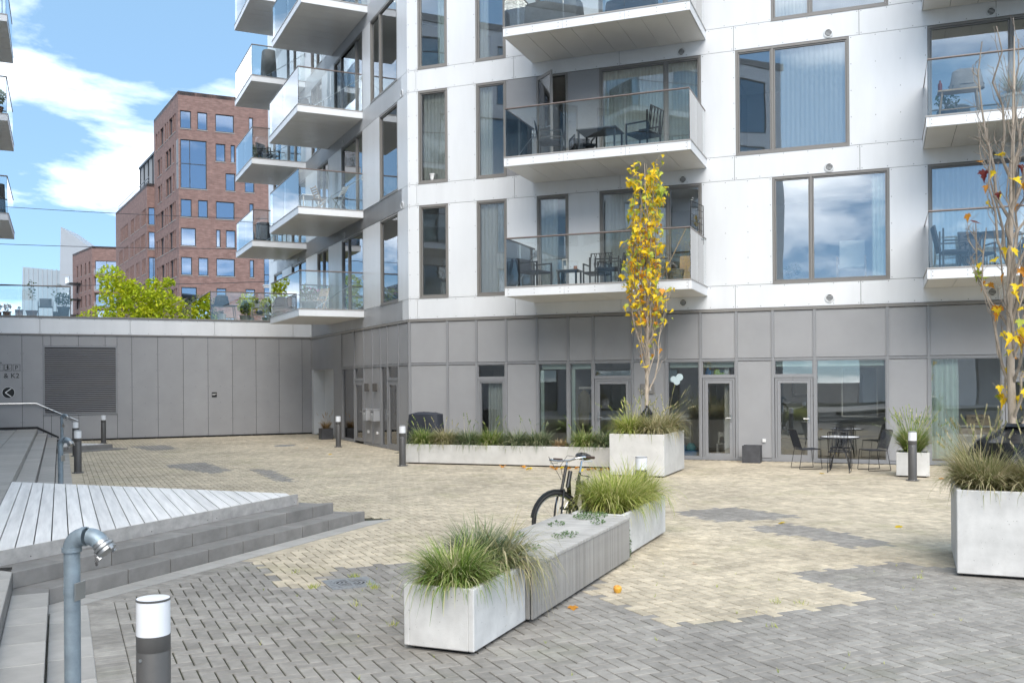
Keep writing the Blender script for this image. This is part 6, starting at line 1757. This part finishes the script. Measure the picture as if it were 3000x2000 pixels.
for (u, y, r0, r1, h, m, lb, pf) in ((10.52,1.0,.1,.14,.22,'terracotta','terracotta pot with rusty leaves behind the terrace railing', bush('leaf_orange',.15,.25,60,.05,41)),
        (10.80,1.1,.08,.11,.2,'terracotta','small terracotta pot with dark leaves beside the furled terrace parasol', bush('leaf_olive',.14,.3,50,.05,42)),
        (10.14,1.0,.12,.13,.28,'terracotta','cylindrical terracotta pot with a small seedling behind the railing', bush('leaf_green',.08,.12,16,.04,43)),
        (9.74,1.0,.13,.19,.26,'terracotta','square looking terracotta pot with a tall thin leafy stem', twiggy('leaf_green',1.05,16,44)),
        (8.72,1.0,.15,.2,.42,'pot_dark','large dark pot with bushy plant at the railing end', bush('leaf_green',.3,.5,260,.05,45)),
        (8.95,1.2,.1,.12,.25,'pot_dark','dark pot with bare twiggy shrub near the railing end', twiggy('leaf_olive',1.0,12,46,.25)),
        (2.34,1.1,.15,.2,.26,'pot_pale','round pale pot with dark conical shrub on the terrace', bush('leaf_green',.2,.55,320,.04,47)),
        (1.15,1.3,.2,.25,.3,'pot_pale','pale pot with leafy shrub near the side balcony', bush('leaf_green',.25,.5,200,.05,48)),
        (1.95,2.6,.15,.2,.3,'pot_green','pot with lime yellow shrub behind the plant shelf', bush('leaf_lime',.45,.95,420,.07,49)),
        (1.2,2.6,.15,.2,.3,'pot_green','pot with second lime yellow shrub behind the plant shelf', bush('leaf_lime',.35,.8,300,.07,50)),
        (.6,1.6,.15,.2,.3,'pot_dark','pot with rambling green brown plant below the side balcony', bush('leaf_olive',.4,.9,420,.06,51))):
    lathe_pot(lb, LOW @ T(-u, y, tz), r0, r1, h, m, pf, group='potted plants on the terrace')
tc_ = thing('tubular_chair', 'chrome tube chair with dark seat behind the terrace railing', 'chair', M=LOW @ T(-9.3,1.25,tz) @ RZ(-90))
for s in (-1,1): obj('side_tube', MB().tube([(.25,.24*s,0),(.25,.24*s,.6),(-.2,.24*s,.64),(-.25,.24*s,0)], .012, 6), 'steel', tc_)
obj('seat', MB().cbox(-.22,.24,-.22,.22,.40,.43,.006), 'cover_grey', tc_); obj('backrest', MB().cbox(-.26,-.23,-.2,.2,.45,.74,.006), 'cover_grey', tc_)
um = thing('furled_parasol', 'beige furled parasol standing on the terrace beside the sign', 'parasol', M=LOW @ T(-11.05,1.6,tz))
obj('pole', MB().tube([(0,0,0),(0,0,2.2)], .02, 8), 'wood_tan', um); mat('canvas_beige', (.60,.53,.42), .85, bump=.3, bscale=10)
obj('canopy', MB().lathe([(.16,.85),(.18,.9),(.15,1.4),(.09,1.8),(.03,2.15),(0,2.2)], 14), 'canvas_beige', um)
gs = thing('grill_table', 'black side table carrying the covered kettle grill on the terrace', 'table', M=LOW @ T(-3.15,1.15,tz))
obj('table_top', MB().cbox(-.5,.5,-.25,.25,.60,.64,.006), 'metal_black', gs)
for sx in (-1,1):
    for sy in (-1,1): obj('leg', MB().tube([(sx*.4,sy*.2,.6),(sx*.46,sy*.22,0)], .015, 6), 'metal_black', gs)
cover('covered_kettle_grill', 'round black covered kettle grill on the black terrace table', 'grill', LOW @ T(-3.2,1.15,tz+.641), .56, .5, .34, 'cover_navy', 'grill', 19)
lathe_pot('patterned white planter under the black terrace table', LOW @ T(-3.2,1.1,tz), .13, .15, .3, 'sign_white', bush('leaf_green',.1,.15,30,.03,52))
ps = thing('plant_shelf', 'small white plant shelf with pots on the terrace', 'shelf', M=LOW @ T(-1.75,1.1,tz))
for z in (.02,.28,.56): obj('shelf_board', MB().cbox(-.32,.32,-.15,.15,z,z+.025,.003), 'wood_white', ps)
for sx in (-1,1): obj('side_post', MB().box(sx*.31-.012,sx*.31+.012,-.14,-.116,0,.56).box(sx*.31-.012,sx*.31+.012,.116,.14,0,.56), 'wood_white', ps)
tp_ = thing('teapot', 'round blue teapot on the middle board of the terrace plant shelf', 'teapot', M=LOW @ T(-1.78,1.08,tz+.306)); mat('teal_blue', (.03,.07,.11), .3)
obj('body', MB().lathe([(0,0),(.09,.01),(.14,.07),(.12,.13),(.05,.16),(.02,.18),(0,.19)], 18), 'teal_blue', tp_); obj('spout', MB().tube([(.12,0,.06),(.2,0,.13)], [.022,.012], 8), 'teal_blue', tp_); obj('handle', MB().tube([(-.12,0,.12),(-.19,0,.11),(-.19,0,.06),(-.13,0,.04)], .01, 6), 'teal_blue', tp_)
lathe_pot('small pale pot with bushy herb on top of the terrace plant shelf', LOW @ T(-1.88,1.1,tz+.586), .07, .09, .14, 'pot_pale', bush('leaf_green',.13,.16,70,.035,53))
lathe_pot('tiny dark pot with trailing plant on top of the terrace plant shelf', LOW @ T(-1.53,1.1,tz+.586), .05,.06,.1,'pot_dark', bush('leaf_mixed',.1,.16,40,.035,54))

# ------------------------------------------------------------------ behind the ground-floor glass
coat_m = {'coat_khaki': (.26,.23,.15), 'coat_black': (.015,.015,.018)}
for k_, v_ in coat_m.items(): mat(k_, v_, .8, bump=.4, bscale=14)
for (x, y, m, lb) in ((4.92,.62,'coat_khaki','khaki coat hanging behind the shop window beside the door'), (5.14,.66,'coat_black','black coat hanging behind the shop window beside the door')):
    t = thing('coat', lb, 'coat', M=FRONT @ T(x, y, .80))
    V = []; F = []; n = 14; pr = ((.10,.0),(.15,.05),(.16,.3),(.14,.6),(.17,.75),(.10,.88),(.03,.94))
    for (r_, z) in pr:
        for i in range(n): a = 2*pi*i/n; V.append((r_*cos(a)*(1+.12*sin(a*4+z*5)), r_*.45*sin(a)*(1+.15*cos(a*5)), z))
    for k in range(len(pr)-1):
        for i in range(n): j = (i+1) % n; F.append((k*n+i, k*n+j, (k+1)*n+j, (k+1)*n+i))
    F.append(list(range(n))[::-1])
    obj('body', MB().add(V, F, None, True), m, t)
    for s in (-1,1): obj('sleeve', MB().tube([(s*.12,0,.82),(s*.17,-.02,.6),(s*.165,-.03,.34)], [.05,.048,.04], 8), m, t)
    obj('hook', MB().tube([(0,0,.93),(0,.03,.99),(0,.0,1.0)], .006, 5), 'steel', t)
obj('coat_rack_board', MB().cbox(-.28,.28,0,.03,0,.07,.004), 'wood_white', None, FRONT @ T(5.02,.70,1.76), label='pale wooden hook board above the hanging coats', cat='coat rack')
def disc_poly(c, r, n=20): return [(c[0]+r*cos(2*pi*i/n), -.002, c[1]+r*sin(2*pi*i/n)) for i in range(n)]
mat('decal_pale', (.62,.76,.80), .6)
dc_ = thing('cloud_decal', 'pale blue cloud shaped sticker on the shop window right of the maple', 'sticker', M=FRONT @ T(7.55,.024,1.87))
for i, (x, z, r_) in enumerate(((-.09,.14,.08),(.06,.19,.09),(-.01,.08,.085))):
    obj('lobe', MB().lathe([(0,.003),(r_,.003),(r_,0)], 20, T(x,-.001*i,z) @ RX(90), False), 'decal_pale', dc_)
mat('toy_blue', (.04,.22,.50), .5); mat('toy_lime', (.42,.60,.08), .7); mat('toy_yellow', (.75,.50,.03), .5); mat('toy_teal', (.05,.30,.35), .5)
ty = thing('toy_bird', 'small blue toy bird on the ledge above the second door', 'toy', M=FRONT @ T(8.30,.2,2.10))
obj('body', MB().lathe([(0,0),(.07,.01),(.08,.08),(.05,.15),(.03,.19),(0,.21)], 12), 'toy_blue', ty); obj('beak', MB().tube([(.03,-.04,.17),(.07,-.06,.165)], [.012,.002], 6), 'toy_yellow', ty)
ty = thing('toy_hat', 'lime green soft toy on the ledge above the second door', 'toy', M=FRONT @ T(8.52,.2,2.10))
obj('body', MB().lathe([(0,0),(.09,.0),(.09,.05),(.07,.12),(.03,.15),(0,.155)], 14), 'toy_lime', ty); obj('tail', MB().tube([(.07,0,.03),(.16,0,.05),(.19,0,.01)], [.03,.025,.01], 8), 'toy_lime', ty)
for z in (2.095,): obj('ledge', MB().box(8.2, 8.97, .13, .34, 2.07, 2.094), 'wood_white', bld, FM)
tbx = thing('toy_box', 'low blue toy crate with toys behind the shop window', 'toy box', M=FRONT @ T(7.75,.45,.075))
obj('crate', MB().box(-.22,.22,-.15,.15,0,.12), 'toy_blue', tbx); obj('toy', MB().lathe([(0,.12),(.12,.125),(.14,.2),(.07,.3),(0,.31)], 12, T(.06,0,0)), 'toy_teal', tbx); obj('toy', MB().lathe([(0,.12),(.06,.12),(.05,.26),(0,.3)], 8, T(-.14,0,0)), 'toy_blue', tbx); obj('toy', MB().cbox(-.2,-.14,-.1,-.02,.121,.32,.01), 'toy_yellow', tbx)
shl = thing('toy_shelf', 'white low shelf with toys behind the shop window', 'shelf', M=FRONT @ T(7.45,.75,.035))
for z in (.0,.45,.9): obj('shelf_board', MB().box(-.14,.3,-.15,.15,z,z+.03), 'wood_white', shl)
for x in (-.16,.3): obj('side', MB().box(x,x+.02,-.15,.15,0,.93), 'wood_white', shl)
kc = thing('child_chair', 'white child chair behind the second door', 'chair', M=FRONT @ T(8.55,.9,.035))
for sx in (-.13,.13):
    for sy in (-.13,.13): obj('leg', MB().box(sx-.015,sx+.015,sy-.015,sy+.015,0,.3 if sy < 0 else .62), 'wood_white', kc)
obj('seat', MB().cbox(-.15,.15,-.15,.15,.3,.325,.004), 'wood_white', kc); obj('backrest', MB().cbox(-.14,.14,.12,.14,.48,.6,.004), 'wood_white', kc)
ot = thing('ottoman', 'grey upholstered footstool behind the glazed door', 'footstool', M=FRONT @ T(10.35,.8,.035))
obj('cushion', MB().cbox(-.4,.4,-.28,.28,.22,.48,.06), 'cover_grey', ot)
for sx in (-.3,.3):
    for sy in (-.2,.2): obj('leg', MB().tube([(sx,sy,.23),(sx*1.08,sy*1.08,0)], .016, 6), 'steel', ot)
pc = thing('framed_picture', 'dark framed picture on the wall seen through the glazed door', 'picture', M=FRONT @ T(10.35,3.9,1.5))
obj('frame', MB().cbox(-.35,.35,0,.03,0,.6,.01), 'metal_black', pc); obj('print', MB().box(-.3,.3,-.004,-.001,.05,.55), 'interior_wall', pc)
ez = thing('hanging_painting', 'large pale framed painting of a standing figure inside the big shop window', 'painting', M=FRONT @ T(11.85,1.1,1.05))
fr = MB(); fr.box(-.42,.42,0,.02,0,.025).box(-.42,.42,0,.02,1.22,1.245).box(-.42,-.395,0,.02,.026,1.219).box(.395,.42,0,.02,.026,1.219); obj('frame', fr, 'wood_white', ez)
obj('canvas', MB().box(-.394,.394,.006,.014,.026,1.219), 'cover_grey', ez); obj('painted_figure', MB().prism([(-.06,.35),(.08,.35),(.06,.8),(.09,1.0),(.02,1.1),(-.05,1.0),(-.03,.8)], 0, .003, RX(90) @ T(0,0,-.004)), 'metal_black', ez)
bxm = mat('cardboard', (.36,.27,.17), .85, var=.1)
cb = thing('cardboard_box', 'cardboard box with handle hole on the shelf behind the curtained window', 'box', M=FRONT @ T(14.42,.6,.90) @ RZ(4))
obj('box', MB().cbox(-.24,.24,-.15,.15,0,.24,.004), 'cardboard', cb); obj('handle_hole', MB().box(-.06,.06,-.153,-.1505,.07,.095), 'core', cb)
put_text('box_print', 'BJORN', .085, 'core', cb, Matrix.Identity(4), -.14, .135, -.152)
cs = thing('storage_shelf', 'low pale storage shelf behind the curtained window', 'shelf', M=FRONT @ T(14.42,.65,.035))
for z in (.40,.62,.83): obj('shelf_board', MB().box(-.45,.45,-.2,.2,z,z+.03), 'wood_white', cs)
for sx in (-.44,.41): obj('side', MB().box(sx,sx+.03,-.2,.2,0,.83), 'wood_white', cs)
obj('carton', MB().cbox(-.38,.36,-.18,.1,.655,.8,.004), 'cardboard', cs)
# things seen behind upper windows
pt_ = lathe_pot('beige pot with green plant on the sill of the big first floor window', FRONT @ T(10.35,.32,4.345), .09, .12, .15, 'wicker', bush('leaf_green',.2,.28,120,.05,61), group='plants behind upper windows')
vs_ = thing('vase', 'tall glass vase of dried flowers behind the corner window', 'vase', M=FRONT @ T(.85,.5,4.345))
obj('vase', MB().lathe([(0,0),(.09,0),(.1,.3),(.08,.42),(.1,.45)], 14), 'pot_pale', vs_); mb = MB(); leaf_cloud(mb, (0,0,.75), .24, .2, .3, 130, .03, random.Random(4), .2); obj('dried_flowers', mb, 'grass_dry', vs_); mb = MB()
for k in range(8): mb.tube([(0,0,.3),(cos(k*.8)*.16, sin(k*.8)*.12, .85)], .004, 4)
obj('stems', mb, 'grass_dry', vs_)
lathe_pot('white zigzag patterned pot on the sill of the second floor corner window', FRONT @ T(.72,.16,7.535), .1, .12, .24, 'sign_white', None, group='pots behind upper windows', cat='pot', name='window_pot')
ar_ = thing('easy_chair', 'pale slatted easy chair behind the big first floor window', 'chair', M=FRONT @ T(11.7,.9,4.3))
obj('backrest', MB().cbox(-.3,.3,0,.06,.4,1.15,.01, RX(-14)), 'curtain_pale', ar_); obj('seat', MB().cbox(-.3,.3,-.55,.05,.36,.44,.01), 'curtain_pale', ar_)
for sx in (-.34,.3): obj('arm_frame', MB().box(sx,sx+.04,-.6,-.56,0,.6).box(sx,sx+.04,.1,.14,0,.6).box(sx,sx+.04,-.6,.14,.6,.63), 'wood_tan', ar_)
